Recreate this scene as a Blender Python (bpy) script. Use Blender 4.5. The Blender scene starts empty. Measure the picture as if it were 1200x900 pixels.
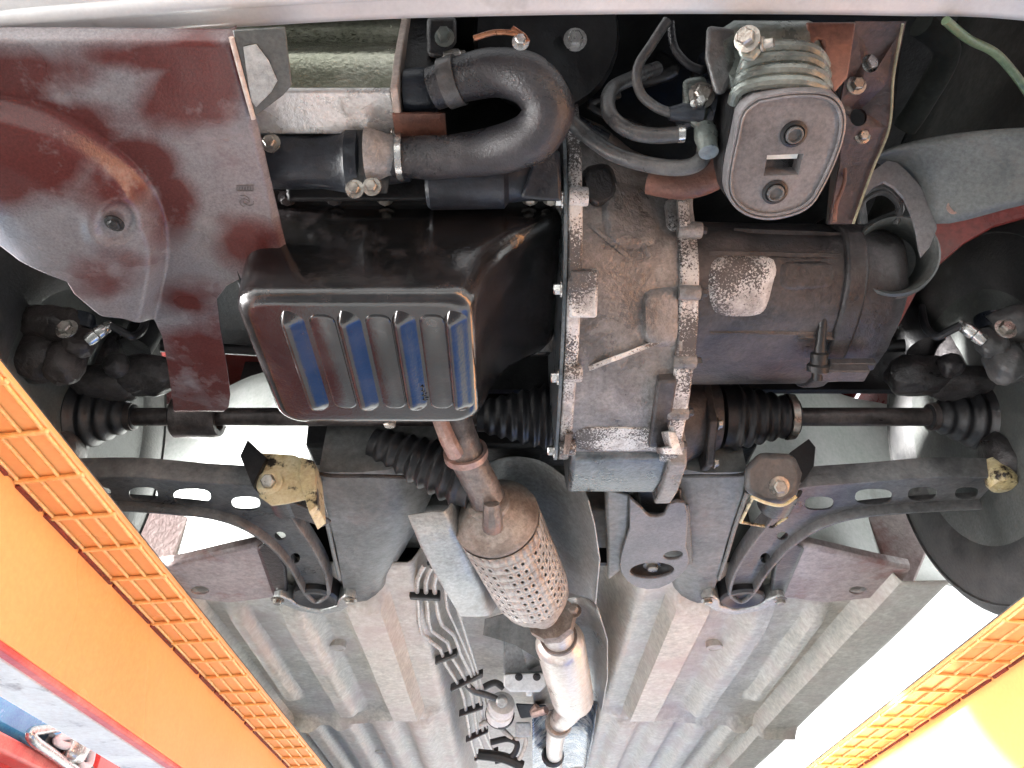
import bpy, bmesh, math, random
from mathutils import Vector, Matrix, noise
random.seed(7)
sc = bpy.context.scene
COL = sc.collection
# ------------------------------------------------------------------ camera
PITCH = math.radians(38.7)
CP, SP = math.cos(PITCH), math.sin(PITCH)
OFF = Vector((0, 0, 1.2))                  # camera height above the workshop floor
cam = bpy.data.cameras.new('camera')
cam.sensor_width = 36; cam.lens = 27; cam.clip_start = 0.02; cam.clip_end = 2000
co = bpy.data.objects.new('camera', cam); COL.objects.link(co)
co.location = OFF; co.rotation_euler = (math.pi / 2 + PITCH, 0, 0)
sc.camera = co
# ------------------------------------------------------------------ sky, sun, exposure
SUN_EL, SUN_AZ = math.radians(8.5), math.radians(267)   # azimuth of the sun, clockwise from +Y (rear of the car)
w = bpy.data.worlds.new('World'); sc.world = w; w.use_nodes = True
nt = w.node_tree; bg = nt.nodes['Background']
sky = nt.nodes.new('ShaderNodeTexSky'); sky.sky_type = 'NISHITA'; sky.sun_disc = False
sky.sun_elevation = SUN_EL; sky.sun_rotation = SUN_AZ
sky.air_density = 1.0; sky.dust_density = 4.0; sky.ozone_density = 1.0
hs = nt.nodes.new('ShaderNodeHueSaturation'); hs.inputs['Saturation'].default_value = 0.06
nt.links.new(sky.outputs[0], hs.inputs['Color']); nt.links.new(hs.outputs[0], bg.inputs[0])
bg.inputs[1].default_value = 0.15
sl = bpy.data.lights.new('sun', 'SUN'); sl.energy = 4.0; sl.angle = math.radians(2); sl.color = (1, .985, .97)
so = bpy.data.objects.new('sun', sl); COL.objects.link(so)
sd = Vector((math.sin(SUN_AZ) * math.cos(SUN_EL), math.cos(SUN_AZ) * math.cos(SUN_EL), math.sin(SUN_EL)))
so.rotation_euler = sd.to_track_quat('Z', 'Y').to_euler(); so.location = sd * 20
vs = sc.view_settings
vs.view_transform = 'Standard'; vs.look = 'None'; vs.gamma = 1; vs.use_curve_mapping = False
vs.exposure = 3.25
try:
    sc.cycles.max_bounces = 5; sc.cycles.diffuse_bounces = 3; sc.cycles.glossy_bounces = 3
except Exception: pass

# ------------------------------------------------------------------ point helpers (metres from the camera)
V = Vector
def ray(x, y):
    a, v = (x - 600) / 900, (y - 450) / 900
    return V((a, CP + v * SP, SP - v * CP))
def PZ(x, y, z): r = ray(x, y); return r * (z / r.z)
def PY(x, y, q): r = ray(x, y); return r * (q / r.y)
def PX(x, y, q): r = ray(x, y); return r * (q / r.x)
def PD(x, y, d): return ray(x, y) * d
def PP(x, y, p, n): r = ray(x, y); return r * (p.dot(n) / r.dot(n))
XC = 0.03
def mir(p): return V((2 * XC - p[0], p[1], p[2]))
def smooth(path, n=5):
    path = [V(p) for p in path]; out = []
    for i in range(len(path) - 1):
        p0 = path[max(i - 1, 0)]; p1 = path[i]; p2 = path[i + 1]; p3 = path[min(i + 2, len(path) - 1)]
        for k in range(n):
            t = k / n
            out.append(.5 * ((2 * p1) + (p2 - p0) * t + (2 * p0 - 5 * p1 + 4 * p2 - p3) * t * t + (3 * p1 - p0 - 3 * p2 + p3) * t ** 3))
    out.append(path[-1]); return out

# ------------------------------------------------------------------ mesh builder
class MB:
    def __init__(s): s.v = []; s.f = []
    def add(s, vs, fs):
        o = len(s.v); s.v += [V(p) for p in vs]; s.f += [tuple(i + o for i in f) for f in fs]; return s
    def loft(s, rings, closed=True, cap0=True, cap1=True):
        n = len(rings[0]); vs = [p for r in rings for p in r]; fs = []
        for i in range(len(rings) - 1):
            for j in range(n if closed else n - 1):
                k = (j + 1) % n
                fs.append((i * n + j, i * n + k, (i + 1) * n + k, (i + 1) * n + j))
        if closed and cap0: fs.append(tuple(range(n - 1, -1, -1)))
        if closed and cap1: fs.append(tuple((len(rings) - 1) * n + j for j in range(n)))
        return s.add(vs, fs)
    def tube(s, path, r, n=12, sub=5, cap=True):
        if sub > 1 and len(path) > 2:
            rs = r if isinstance(r, (list, tuple)) else None
            if rs:
                rr = []
                for i in range(len(rs) - 1):
                    for k in range(sub): rr.append(rs[i] + (rs[i + 1] - rs[i]) * k / sub)
                rr.append(rs[-1]); r = rr
            path = smooth(path, sub)
        path = [V(p) for p in path]
        t0 = (path[1] - path[0]).normalized()
        up = V((0, 0, 1)) if abs(t0.z) < .9 else V((1, 0, 0))
        nx = t0.cross(up).normalized(); rings = []
        for i, p in enumerate(path):
            a = path[max(i - 1, 0)]; b = path[min(i + 1, len(path) - 1)]
            t = (b - a).normalized()
            nx = (nx - t * nx.dot(t)).normalized(); ny = t.cross(nx)
            q = r[i] if isinstance(r, (list, tuple)) else r
            rings.append([p + (nx * math.cos(2 * math.pi * k / n) + ny * math.sin(2 * math.pi * k / n)) * q for k in range(n)])
        return s.loft(rings, True, cap, cap)
    def lathe(s, o, ax, prof, n=32, cap=True):
        o = V(o); ax = V(ax).normalized()
        up = V((0, 0, 1)) if abs(ax.z) < .9 else V((1, 0, 0))
        nx = ax.cross(up).normalized(); ny = ax.cross(nx)
        rings = [[o + ax * h + (nx * math.cos(2 * math.pi * k / n) + ny * math.sin(2 * math.pi * k / n)) * max(q, 1e-5) for k in range(n)] for h, q in prof]
        return s.loft(rings, True, cap, cap)
    def box(s, c, d, rot=None):
        c = V(c); vs = []
        for z in (-1, 1):
            for x, y in ((-1, -1), (1, -1), (1, 1), (-1, 1)):
                p = V((x * d[0] / 2, y * d[1] / 2, z * d[2] / 2))
                vs.append(c + (rot @ p if rot else p))
        return s.add(vs, [(3, 2, 1, 0), (4, 5, 6, 7), (0, 1, 5, 4), (1, 2, 6, 5), (2, 3, 7, 6), (3, 0, 4, 7)])
    def prism(s, poly, vec):
        vec = V(vec); return s.loft([[V(p) for p in poly], [V(p) + vec for p in poly]])
    def holes(s, outer, inner, vec):
        bm = bmesh.new(); es = []
        for loop in [outer] + inner:
            vv = [bm.verts.new(p) for p in loop]
            es += [bm.edges.new((vv[i], vv[(i + 1) % len(vv)])) for i in range(len(vv))]
        bmesh.ops.triangle_fill(bm, edges=es, use_beauty=True, use_dissolve=False)
        g = bmesh.ops.extrude_face_region(bm, geom=bm.faces[:] + bm.edges[:])
        bmesh.ops.translate(bm, verts=[e for e in g['geom'] if isinstance(e, bmesh.types.BMVert)], vec=V(vec))
        bmesh.ops.recalc_face_normals(bm, faces=bm.faces[:])
        bm.verts.index_update()
        s.add([v.co.copy() for v in bm.verts], [tuple(v.index for v in f.verts) for f in bm.faces]); bm.free(); return s
    def lump(s, c, r, n=14, amp=.16):
        c = V(c); vs = []; fs = []
        for i in range(n + 1):
            a = math.pi * i / n
            for j in range(2 * n):
                b = math.pi * j / n; d = V((math.sin(a) * math.cos(b), math.sin(a) * math.sin(b), math.cos(a)))
                d = V([math.copysign(abs(q) ** .75, q) for q in d])
                k = 1 + amp * noise.noise(d * 1.6 + c * 31) + amp * .4 * noise.noise(d * 4 + c * 17)
                vs.append(c + V((d.x * r[0], d.y * r[1], d.z * r[2])) * k)
        for i in range(n):
            for j in range(2 * n):
                q = (j + 1) % (2 * n); fs.append((i * 2 * n + j, (i + 1) * 2 * n + j, (i + 1) * 2 * n + q, i * 2 * n + q))
        return s.add(vs, fs)
    def grid(s, rows): return s.loft(rows, closed=False)
    def build(s, name, m, parent=None, ang=35, bev=0, solid=0, sub=0, label=None, jitter=0, flip=True):
        c = sum(s.v, V()) / len(s.v)
        me = bpy.data.meshes.new(name)
        me.from_pydata([p - c for p in s.v], [], s.f)
        if flip:
            bm = bmesh.new(); bm.from_mesh(me); bmesh.ops.recalc_face_normals(bm, faces=bm.faces[:]); bm.to_mesh(me); bm.free()
        if jitter:
            for v in me.vertices:
                v.co += noise.noise_vector((v.co + c) * 38) * jitter
        me.polygons.foreach_set('use_smooth', [True] * len(me.polygons))
        me.set_sharp_from_angle(angle=math.radians(ang))
        me.materials.append(MAT[m])
        o = bpy.data.objects.new(name, me); COL.objects.link(o); o.location = c + OFF
        put(o, parent)
        if solid:
            d = o.modifiers.new('s', 'SOLIDIFY'); d.thickness = solid; d.offset = 0
        if bev:
            d = o.modifiers.new('b', 'BEVEL'); d.width = bev; d.segments = 2; d.limit_method = 'ANGLE'; d.angle_limit = math.radians(40)
        if sub:
            d = o.modifiers.new('d', 'SUBSURF'); d.levels = sub; d.render_levels = sub
        if label: o['label'] = label
        return o
def wloc(o):
    l = o.location.copy()
    return l
def put(o, parent):
    if parent is not None:
        o.parent = parent; o.matrix_parent_inverse = Matrix.Translation(-WL[parent.name])
    WL[o.name] = V(o.location)
WL = {}
def thing(name, loc, label, cat):
    o = bpy.data.objects.new(name, None); COL.objects.link(o); o.location = V(loc) + OFF
    o.empty_display_size = .1; WL[o.name] = V(o.location); o['label'] = label; o['category'] = cat; return o
def share(src, name, loc, parent, rot=None):
    o = bpy.data.objects.new(name, src.data); COL.objects.link(o); o.location = V(loc) + OFF
    for md in src.modifiers:
        if md.type == 'BEVEL':
            d = o.modifiers.new('b', 'BEVEL'); d.width = md.width; d.segments = md.segments; d.limit_method = 'ANGLE'; d.angle_limit = md.angle_limit
    if rot: o.rotation_mode = 'QUATERNION'; o.rotation_quaternion = rot
    put(o, parent); return o
def ell(c, u, v, a, b, n=20): return [V(c) + V(u) * a * math.cos(2 * math.pi * k / n) + V(v) * b * math.sin(2 * math.pi * k / n) for k in range(n)]
def interp(pts, t):
    if t <= pts[0][0]: return pts[0][1]
    for (a, b), (c, d) in zip(pts, pts[1:]):
        if t <= c: return b + (d - b) * (t - a) / (c - a) if c > a else d
    return pts[-1][1]
def sstep(a, b, x):
    t = min(1, max(0, (x - a) / (b - a))); return t * t * (3 - 2 * t)

# ------------------------------------------------------------------ materials
MAT = {}
def mat(name, c1, c2, scale=9, det=5, nro=.65, ramp=(.38, .62), rough=(.45, .75), metal=0., bump=.25, bscale=140, specks=None, dust=None, coat=0, lump=.0, grain=.45, spec=.5):
    m = bpy.data.materials.new(name); m.use_nodes = True; n = m.node_tree.nodes; L = m.node_tree.links; b = n['Principled BSDF']
    tc = n.new('ShaderNodeTexCoord'); gm = n.new('ShaderNodeNewGeometry')
    def ns(sc_, det=6, ro=.62, dist=0.):
        q = n.new('ShaderNodeTexNoise'); q.inputs['Scale'].default_value = sc_; q.inputs['Detail'].default_value = det
        q.inputs['Roughness'].default_value = ro; q.inputs['Distortion'].default_value = dist
        L.new(gm.outputs['Position'], q.inputs['Vector']); return q
    def rampn(src, a, bb, ca=(0, 0, 0), cb=(1, 1, 1)):
        q = n.new('ShaderNodeValToRGB'); q.color_ramp.elements[0].position = a; q.color_ramp.elements[1].position = bb
        q.color_ramp.elements[0].color = (*ca, 1); q.color_ramp.elements[1].color = (*cb, 1); L.new(src, q.inputs[0]); return q
    n1 = ns(scale, det, nro, .4); r1 = rampn(n1.outputs[0], ramp[0], ramp[1], c1, c2); col = r1.outputs[0]
    fine = ns(bscale, 3, .7)
    mx = n.new('ShaderNodeMix'); mx.data_type = 'RGBA'; mx.blend_type = 'OVERLAY'; mx.inputs['Factor'].default_value = grain
    L.new(col, mx.inputs['A']); fr = rampn(fine.outputs[0], .3, .7, (.22, .22, .22), (.78, .78, .78)); L.new(fr.outputs[0], mx.inputs['B']); col = mx.outputs['Result']
    if dust:   # dust settled or baked on in patches: (colour, low, high, scale)
        dn = ns(dust[3], 5, .7); dr = rampn(dn.outputs[0], dust[1], dust[2])
        mx = n.new('ShaderNodeMix'); mx.data_type = 'RGBA'; L.new(dr.outputs[0], mx.inputs['Factor']); L.new(col, mx.inputs['A']); mx.inputs['B'].default_value = (*dust[0], 1); col = mx.outputs['Result']
    if specks:  # small specks of corrosion gathered in areas: (colour, threshold, fine scale, area scale)
        sn = ns(specks[2], 3, .75); an = ns(specks[3], 2, .5)
        ad = n.new('ShaderNodeMath'); ad.operation = 'MULTIPLY_ADD'; ad.inputs[1].default_value = .9; L.new(an.outputs[0], ad.inputs[0]); L.new(sn.outputs[0], ad.inputs[2])
        sr = rampn(ad.outputs[0], specks[1], specks[1] + .07)
        mx = n.new('ShaderNodeMix'); mx.data_type = 'RGBA'; L.new(sr.outputs[0], mx.inputs['Factor']); L.new(col, mx.inputs['A']); mx.inputs['B'].default_value = (*specks[0], 1); col = mx.outputs['Result']
    L.new(col, b.inputs['Base Color'])
    mr = n.new('ShaderNodeMapRange'); mr.inputs['From Min'].default_value = .3; mr.inputs['From Max'].default_value = .7
    mr.inputs['To Min'].default_value = rough[0] * .7; mr.inputs['To Max'].default_value = rough[1] * .8
    L.new(n1.outputs[0], mr.inputs['Value']); L.new(mr.outputs[0], b.inputs['Roughness'])
    b.inputs['Metallic'].default_value = metal; b.inputs['Specular IOR Level'].default_value = spec
    if coat: b.inputs['Coat Weight'].default_value = coat; b.inputs['Coat Roughness'].default_value = .12
    bp = n.new('ShaderNodeBump'); bp.inputs['Strength'].default_value = bump; bp.inputs['Distance'].default_value = .004
    bn = fine
    if lump:
        ln = ns(bscale * .12, 1, .5); ma = n.new('ShaderNodeMath'); ma.operation = 'MULTIPLY_ADD'; ma.inputs[1].default_value = lump
        L.new(ln.outputs[0], ma.inputs[0]); L.new(bn.outputs[0], ma.inputs[2]); L.new(ma.outputs[0], bp.inputs['Height'])
    else: L.new(bn.outputs[0], bp.inputs['Height'])
    L.new(bp.outputs[0], b.inputs['Normal'])
    MAT[name] = m; return m
mat('bumper', (.56, .56, .58), (.66, .66, .67), 6, rough=(.2, .35), bump=.02, bscale=300, grain=.12, dust=((.3, .28, .27), .58, .8, 9))
mat('shield', (.095, .02, .018), (.20, .18, .19), 8.0, 4, .5, ramp=(.42, .62), rough=(.24, .42), bump=.10, bscale=420, dust=((.32, .29, .30), .55, .9, 16))
mat('oily', (.006, .006, .006), (.018, .017, .017), 14, rough=(.12, .4), bump=.22, bscale=160, coat=.3)
mat('sump', (.006, .006, .006), (.022, .019, .020), 12, rough=(.09, .28), bump=.12, bscale=170, coat=.6, dust=((.055, .046, .046), .52, .8, 22), specks=((.16, .13, .12), 1.08, 200, 9))
mat('cast', (.13, .12, .115), (.34, .33, .325), 13, ramp=(.35, .68), rough=(.28, .6), metal=.25, bump=.5, bscale=200, specks=((.64, .63, .62), 1.0, 520, 12), lump=1.2)
mat('castdark', (.026, .024, .025), (.085, .078, .079), 12, rough=(.35, .65), metal=.15, bump=.4, bscale=160, specks=((.42, .40, .40), 1.07, 480, 10), lump=1.0)
mat('castwhite', (.34, .32, .31), (.74, .73, .72), 22, ramp=(.36, .56), rough=(.4, .7), metal=.2, bump=.6, bscale=260, specks=((.10, .09, .088), .97, 420, 16), lump=1.)
mat('caststeel', (.085, .10, .11), (.17, .19, .205), 12, rough=(.3, .5), metal=.4, bump=.25, bscale=150)
mat('rubber', (.012, .012, .014), (.032, .032, .035), 20, rough=(.42, .7), bump=.15, bscale=260)
mat('hose', (.014, .014, .017), (.038, .037, .042), 16, rough=(.25, .5), bump=.3, bscale=400, dust=((.12, .11, .11), .58, .85, 20))
mat('tyre', (.03, .03, .031), (.065, .064, .063), 10, rough=(.6, .85), bump=.2, bscale=220, dust=((.10, .095, .09), .52, .82, 7))
mat('greyhose', (.05, .05, .052), (.10, .10, .10), 18, rough=(.3, .5), bump=.2, bscale=300, dust=((.17, .16, .155), .55, .8, 24))
mat('rustdark', (.03, .02, .02), (.085, .05, .046), 12, rough=(.45, .7), bump=.4, bscale=120, dust=((.16, .09, .075), .57, .72, 18))
mat('dark', (.007, .007, .008), (.020, .020, .021), 14, rough=(.4, .7), bump=.3, bscale=120)
mat('darkblue', (.011, .014, .020), (.032, .038, .050), 14, rough=(.35, .6), bump=.3, bscale=120)
mat('frame', (.04, .04, .041), (.095, .094, .094), 10, rough=(.35, .6), bump=.3, bscale=120, dust=((.19, .165, .155), .54, .78, 14))
mat('underseal', (.44, .415, .36), (.60, .575, .515), 6, rough=(.5, .75), bump=.4, bscale=90, dust=((.44, .355, .33), .47, .75, 6), lump=1.5, specks=((.14, .12, .11), 1.19, 150, 6))
mat('sealgrey', (.11, .115, .112), (.21, .215, .21), 7, rough=(.45, .7), bump=.3, bscale=90, dust=((.24, .19, .175), .56, .8, 10), lump=1.5)
mat('pinkpan', (.32, .23, .22), (.44, .37, .355), 7, rough=(.45, .7), bump=.35, bscale=100, dust=((.25, .10, .085), .56, .75, 10))
mat('heat', (.33, .345, .34), (.48, .49, .48), 9, rough=(.38, .6), metal=.45, bump=.3, bscale=160, dust=((.24, .22, .20), .52, .75, 13), lump=1.2)
mat('cat', (.32, .285, .255), (.47, .44, .41), 10, rough=(.45, .65), metal=.3, bump=.25, bscale=170, dust=((.30, .18, .13), .56, .78, 16))
mat('catrust', (.20, .16, .135), (.38, .345, .31), 18, rough=(.55, .8), metal=.2, bump=.5, bscale=170)
mat('pipe', (.14, .125, .12), (.28, .25, .235), 14, rough=(.4, .65), metal=.4, bump=.3, bscale=170, dust=((.3, .19, .15), .55, .75, 18))
mat('resonator', (.50, .46, .42), (.68, .64, .60), 12, rough=(.35, .55), metal=.5, bump=.2, bscale=140, dust=((.35, .22, .16), .58, .8, 14))
mat('pinksteel', (.34, .22, .19), (.46, .34, .30), 20, rough=(.45, .6), metal=.2, bump=.2)
mat('shaft', (.05, .042, .041), (.12, .10, .096), 18, rough=(.38, .6), metal=.4, bump=.25)
mat('steel', (.45, .44, .42), (.65, .64, .62), 30, rough=(.22, .42), metal=.9, bump=.15)
mat('bolt', (.20, .18, .16), (.42, .40, .36), 40, rough=(.3, .5), metal=.7, bump=.2)
mat('cream', (.50, .40, .20), (.66, .58, .38), 16, rough=(.3, .5), bump=.3, bscale=140, dust=((.03, .022, .018), .53, .60, 22))
mat('radtank', (.62, .61, .60), (.80, .79, .78), 20, rough=(.3, .5), metal=.5, bump=.3, bscale=220, dust=((.3, .28, .26), .58, .75, 26))
mat('radcore', (.36, .37, .27), (.50, .50, .40), 14, rough=(.2, .35), metal=.7, bump=.15, bscale=200)
mat('radend', (.46, .36, .31), (.60, .50, .44), 20, rough=(.5, .7), bump=.3)
mat('mountplate', (.12, .116, .12), (.20, .192, .197), 9, rough=(.38, .55), bump=.12, bscale=260, dust=((.21, .175, .175), .54, .8, 9))
mat('greensteel', (.09, .105, .098), (.24, .27, .25), 13, rough=(.28, .5), metal=.3, bump=.3, bscale=120)
mat('rust', (.09, .04, .03), (.22, .10, .07), 12, rough=(.5, .75), bump=.4, bscale=120, dust=((.06, .05, .05), .56, .72, 14))
mat('redpaint', (.17, .026, .022), (.24, .045, .036), 8, rough=(.3, .5), bump=.1, coat=.2, dust=((.14, .07, .06), .55, .8, 8))
mat('wheelhouse', (.66, .71, .67), (.76, .79, .76), 8, rough=(.4, .6), bump=.15, bscale=120, dust=((.38, .39, .35), .56, .8, 9), specks=((.08, .07, .06), 1.2, 120, 9))
mat('flap', (.055, .060, .057), (.115, .120, .115), 7, rough=(.45, .65), bump=.12, bscale=260, dust=((.14, .125, .115), .57, .8, 13))
mat('armsteel', (.06, .06, .062), (.15, .148, .148), 10, rough=(.35, .6), bump=.3, bscale=120, dust=((.22, .20, .19), .56, .8, 14))
mat('liner', (.007, .008, .007), (.022, .024, .021), 7, rough=(1.3, 1.25), bump=.1, spec=.15)
mat('greenhose', (.07, .11, .06), (.11, .16, .085), 20, rough=(.4, .6), bump=.1)
mat('orange', (.92, .40, .14), (.94, .45, .17), 3, 3, .45, rough=(.3, .5), bump=.03, bscale=160, grain=.12, dust=((.84, .34, .11), .6, .85, 4))
mat('orangerib', (.94, .50, .17), (.95, .57, .24), 20, rough=(.3, .5), bump=.1, bscale=120)
mat('gapline', (.10, .015, .012), (.22, .03, .025), 20, rough=(.6, .8))
mat('redworn', (.60, .07, .06), (.75, .2, .16), 8, rough=(.4, .6), bump=.15)
mat('whiteworn', (.70, .64, .62), (.82, .79, .77), 9, rough=(.4, .6), bump=.2, dust=((.30, .24, .23), .57, .7, 16))
mat('bluepaint', (.04, .36, .74), (.10, .52, .84), 4, rough=(.25, .4), bump=.05)
mat('redmachine', (.50, .02, .02), (.62, .05, .04), 5, rough=(.3, .45), bump=.05)
mat('concrete', (.45, .465, .46), (.54, .555, .55), .6, rough=(.6, .8), bump=.2, bscale=30)
mat('bouncedark', (.05, .055, .06), (.11, .115, .12), .9, rough=(.4, .7), bump=.2, bscale=30)
mat('reflectred', (.36, .08, .065), (.46, .13, .10), .8, rough=(.35, .6), bump=.1, bscale=30)
mat('reflectblue', (.03, .20, .70), (.05, .26, .80), .8, rough=(.35, .6), bump=.1, bscale=30)
mat('linegrey', (.42, .40, .37), (.58, .55, .51), 25, rough=(.35, .55), metal=.2, bump=.1)
mat('whiteplastic', (.62, .63, .63), (.74, .75, .74), 12, rough=(.35, .5), bump=.1, dust=((.40, .37, .34), .56, .75, 20))
mat('greyplastic', (.30, .33, .35), (.42, .45, .47), 12, rough=(.35, .5), bump=.1)
mat('blueshield', (.16, .22, .30), (.45, .47, .48), 22, ramp=(.44, .56), rough=(.25, .45), metal=.5, bump=.35, bscale=130)
mat('mark', (.10, .09, .09), (.14, .12, .12), 30, bump=.05)
mat('copper', (.35, .15, .08), (.5, .25, .14), 30, rough=(.3, .5), metal=.6)
mat('yellowwire', (.22, .20, .12), (.32, .30, .2), 30, rough=(.4, .6), bump=.1)
mat('brown', (.022, .018, .017), (.062, .050, .047), 16, rough=(.45, .7), metal=.2, bump=.5, bscale=140, lump=1.)

# ================================================================== the setting
def sheet(name, m, x0, x1, y0, y1, z):
    o = MB().add([(x0, y0, z), (x1, y0, z), (x1, y1, z), (x0, y1, z)], [(0, 1, 2, 3)]).build(name, m, flip=False)
    o['kind'] = 'structure'; return o
sheet('ground', 'concrete', -300, 300, -300, 300, -1.2)
sheet('bounce_cut_floor', 'bouncedark', -3.2, 3.2, -5.0, 1.05, -1.196)  # unseen dark sheet added to cut light bounced up at the engine
sheet('red_reflection_sheet', 'reflectred', -1.7, -.85, 1.6, 3.6, -1.196)  # unseen red sheet added to give the oil pan red reflections
sheet('blue_reflection_sheet', 'reflectblue', .45, 1.7, 1.7, 4.2, -1.192)  # unseen blue sheet added so the pan ribs reflect blue

# ================================================================== lift runways
def runway(sgn, xin, xweb, label, ya=-.9, yb=4.6):
    zt = .369
    xo = xweb + sgn * .335
    t = thing('lift_runway', ((xin + xo) / 2, 1.8, .29), label, 'car lift'); t['group'] = 'runways of the car lift'
    def slab(name, m, xa, xb, za, zb, bev=.0015):
        return MB().box(((xa + xb) / 2, (ya + yb) / 2, (za + zb) / 2), (abs(xb - xa), yb - ya, zb - za)).build(name, m, t, bev=bev)
    slab('top_plate', 'orange', xin, xo, zt, zt + .006)
    MB().box(((xin + xo) / 2, (ya + yb) / 2, zt + .0075), (abs(xo - xin) - .004, yb - ya - .004, .002)).build('deck_bounce_sheet', 'flap', t)  # grey sheet added on the unseen top to cut orange bounce
    slab('web', 'orange', xweb, xweb + sgn * .006, .248, zt - .001)
    slab('bottom_edge', 'redworn', xweb - sgn * .003, xweb + sgn * .010, .240, .247, .002)
    slab('bottom_flange', 'whiteworn', xweb + sgn * .012, xweb + sgn * .070, .2405, .247)
    jl = MB(); yy = .1
    while yy < 3.4:
        ln = random.uniform(.04, .12); jl.box((xweb - sgn * random.uniform(.0008, .0018), yy + ln / 2, zt - .0032 - random.uniform(0, .0012)), (.004, ln * random.uniform(.7, 1.0), random.uniform(.003, .0055))); yy += ln
    jl.build('joint_gap', 'gapline', t)
    n = 4; wdt = abs(xweb - xin)
    first = None
    for k in range(n):                      # long ribs of the embossed tread
        x = xin + sgn * (.004 + (wdt - .008) * k / (n - 1))
        src = MB().box((x, (ya + yb) / 2, zt - .0016), (.0035, yb - ya, .0032))
        src.build('tread_rib', 'orangerib', t, bev=.0012)
    y = .12
    while y < 3.6:
        c = V((xin + sgn * wdt / 2 - sgn * .0005, y, zt - .0022))
        if first is None:
            rot = Matrix.Rotation(sgn * .16, 3, 'Z')
            first = MB().box(c, (wdt + .001, .0045, .0042), rot).build('tread_rib', 'orangerib', t, bev=.0012)
        else: share(first, 'tread_rib', c + V((0, random.uniform(-.004, .004), random.uniform(-.0006, .0004))), t, Matrix.Rotation(random.uniform(-.03, .03), 3, 'Z').to_quaternion())
        y += .068
    return t
runway(-1, -.384, -.452, 'orange steel lift runway with waffle tread at the left')
runway(1, .61, .70, 'washed-out pale orange lift runway under the wheel at lower right')

# ================================================================== the car
CAR = thing('car', (XC, 2.1, .375), 'underside of a small red car raised on the lift', 'car')
def part(name, mb, m, label=None, parent=None, **k): return mb.build(name, m, parent or CAR, label=label, **k)
def hexbolt(p, ax, r=.007, h=.006, m='bolt', parent=None, name='bolt', washer=True):
    b = MB(); ax = V(ax).normalized()
    if washer: b.lathe(V(p), ax, [(0, r * 1.5), (.0015, r * 1.5), (.002, r * 1.1)], 16)
    b.lathe(V(p) + ax * .0015, ax, [(0, r), (h * .8, r), (h, r * .8)], 6)
    return b.build(name, m, parent or CAR, ang=25)
CAMD = V((0, -CP, -SP))       # from a part back towards the camera's side (down and forward)
DN = V((0, 0, -1)); FW = V((0, -1, 0))

# ---- body shell: bonnet, wings with wheel arches, bulkhead
WY, WZ, WR = .90, .66, .285
def side_panel(x):
    ar = .42 if x < 0 else .35
    o = [V((x, .24, .64))]
    o += [V((x, .24, 1.0)), V((x, .30, 1.12)), V((x, 4.2, 1.16)), V((x, 4.35, .95)), V((x, 4.3, .76))]
    yr = 3.32
    o += [V((x, yr + .34 * math.cos(a), WZ - .06 + .36 * math.sin(a))) for a in [math.pi * k / 14 for k in range(0, 15)]]
    o += [V((x, yr - .36, .74)), V((x, WY + ar + .01, .74))]
    o += [V((x, WY + ar * math.cos(a), WZ + .0 + .36 * math.sin(a))) for a in [math.pi * k / 18 for k in range(0, 19)]]
    return o
for s, x in ((-1, -.775), (1, .835)):
    part('wing', MB().holes(side_panel(x), [], (s * .006, 0, 0)), 'redpaint')
part('bonnet', MB().box((XC, .72, 1.06), (1.6, .98, .01)), 'dark')
part('bulkhead', MB().box((XC, 1.30, .90), (1.24, .012, .56)), 'dark')
part('upper_body', MB().loft([[V((-.76, .95, 1.1)), V((.82, .95, 1.1)), V((.82, 4.25, 1.1)), V((-.76, 4.25, 1.1))],
    [V((-.62, 1.5, 1.62)), V((.68, 1.5, 1.62)), V((.68, 3.9, 1.62)), V((-.62, 3.9, 1.62))]]), 'redpaint', bev=.03)
part('front_panel', MB().box((XC, .30, .95), (1.5, .01, .24)), 'dark')

# ---- bumper
lip = [(-420, 175), (-200, 95), (0, 60), (150, 46), (300, 35), (450, 27), (600, 23), (750, 21), (900, 21), (1050, 23), (1200, 28), (1400, 60), (1650, 150)]
lip3 = smooth([PZ(x, y, .62) for x, y in lip], 5)
prof = [(.026, .05), (.022, .012), (.014, .004), (.004, .003), (.0015, .0), (-.001, -.0025), (-.005, -.003), (-.008, -.001), (-.009, .0025), (-.013, .0035), (-.020, .004), (-.05, .014), (-.085, .035), (-.11, .075), (-.12, .14), (-.12, .26)]
rows = []
for i, p in enumerate(lip3):
    a = lip3[max(0, i - 1)]; b = lip3[min(len(lip3) - 1, i + 1)]; t = (b - a); t.z = 0; t.normalize(); nrm = V((-t.y, t.x, 0))
    rows.append([p + nrm * (q - .021) + V((0, 0, z)) for q, z in prof])
bumper = part('front_bumper', MB().grid(rows), 'bumper', 'grey plastic bumper across the front edge', solid=.003, ang=50)
part('scuff', MB().lathe(PZ(165, 12, .632) + V((0, -.004, -.0045)), (0, .25, 1), [(0, .0), (.0004, .012), (.0008, .010), (.001, 0)], 14), 'mark', parent=bumper)

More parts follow.
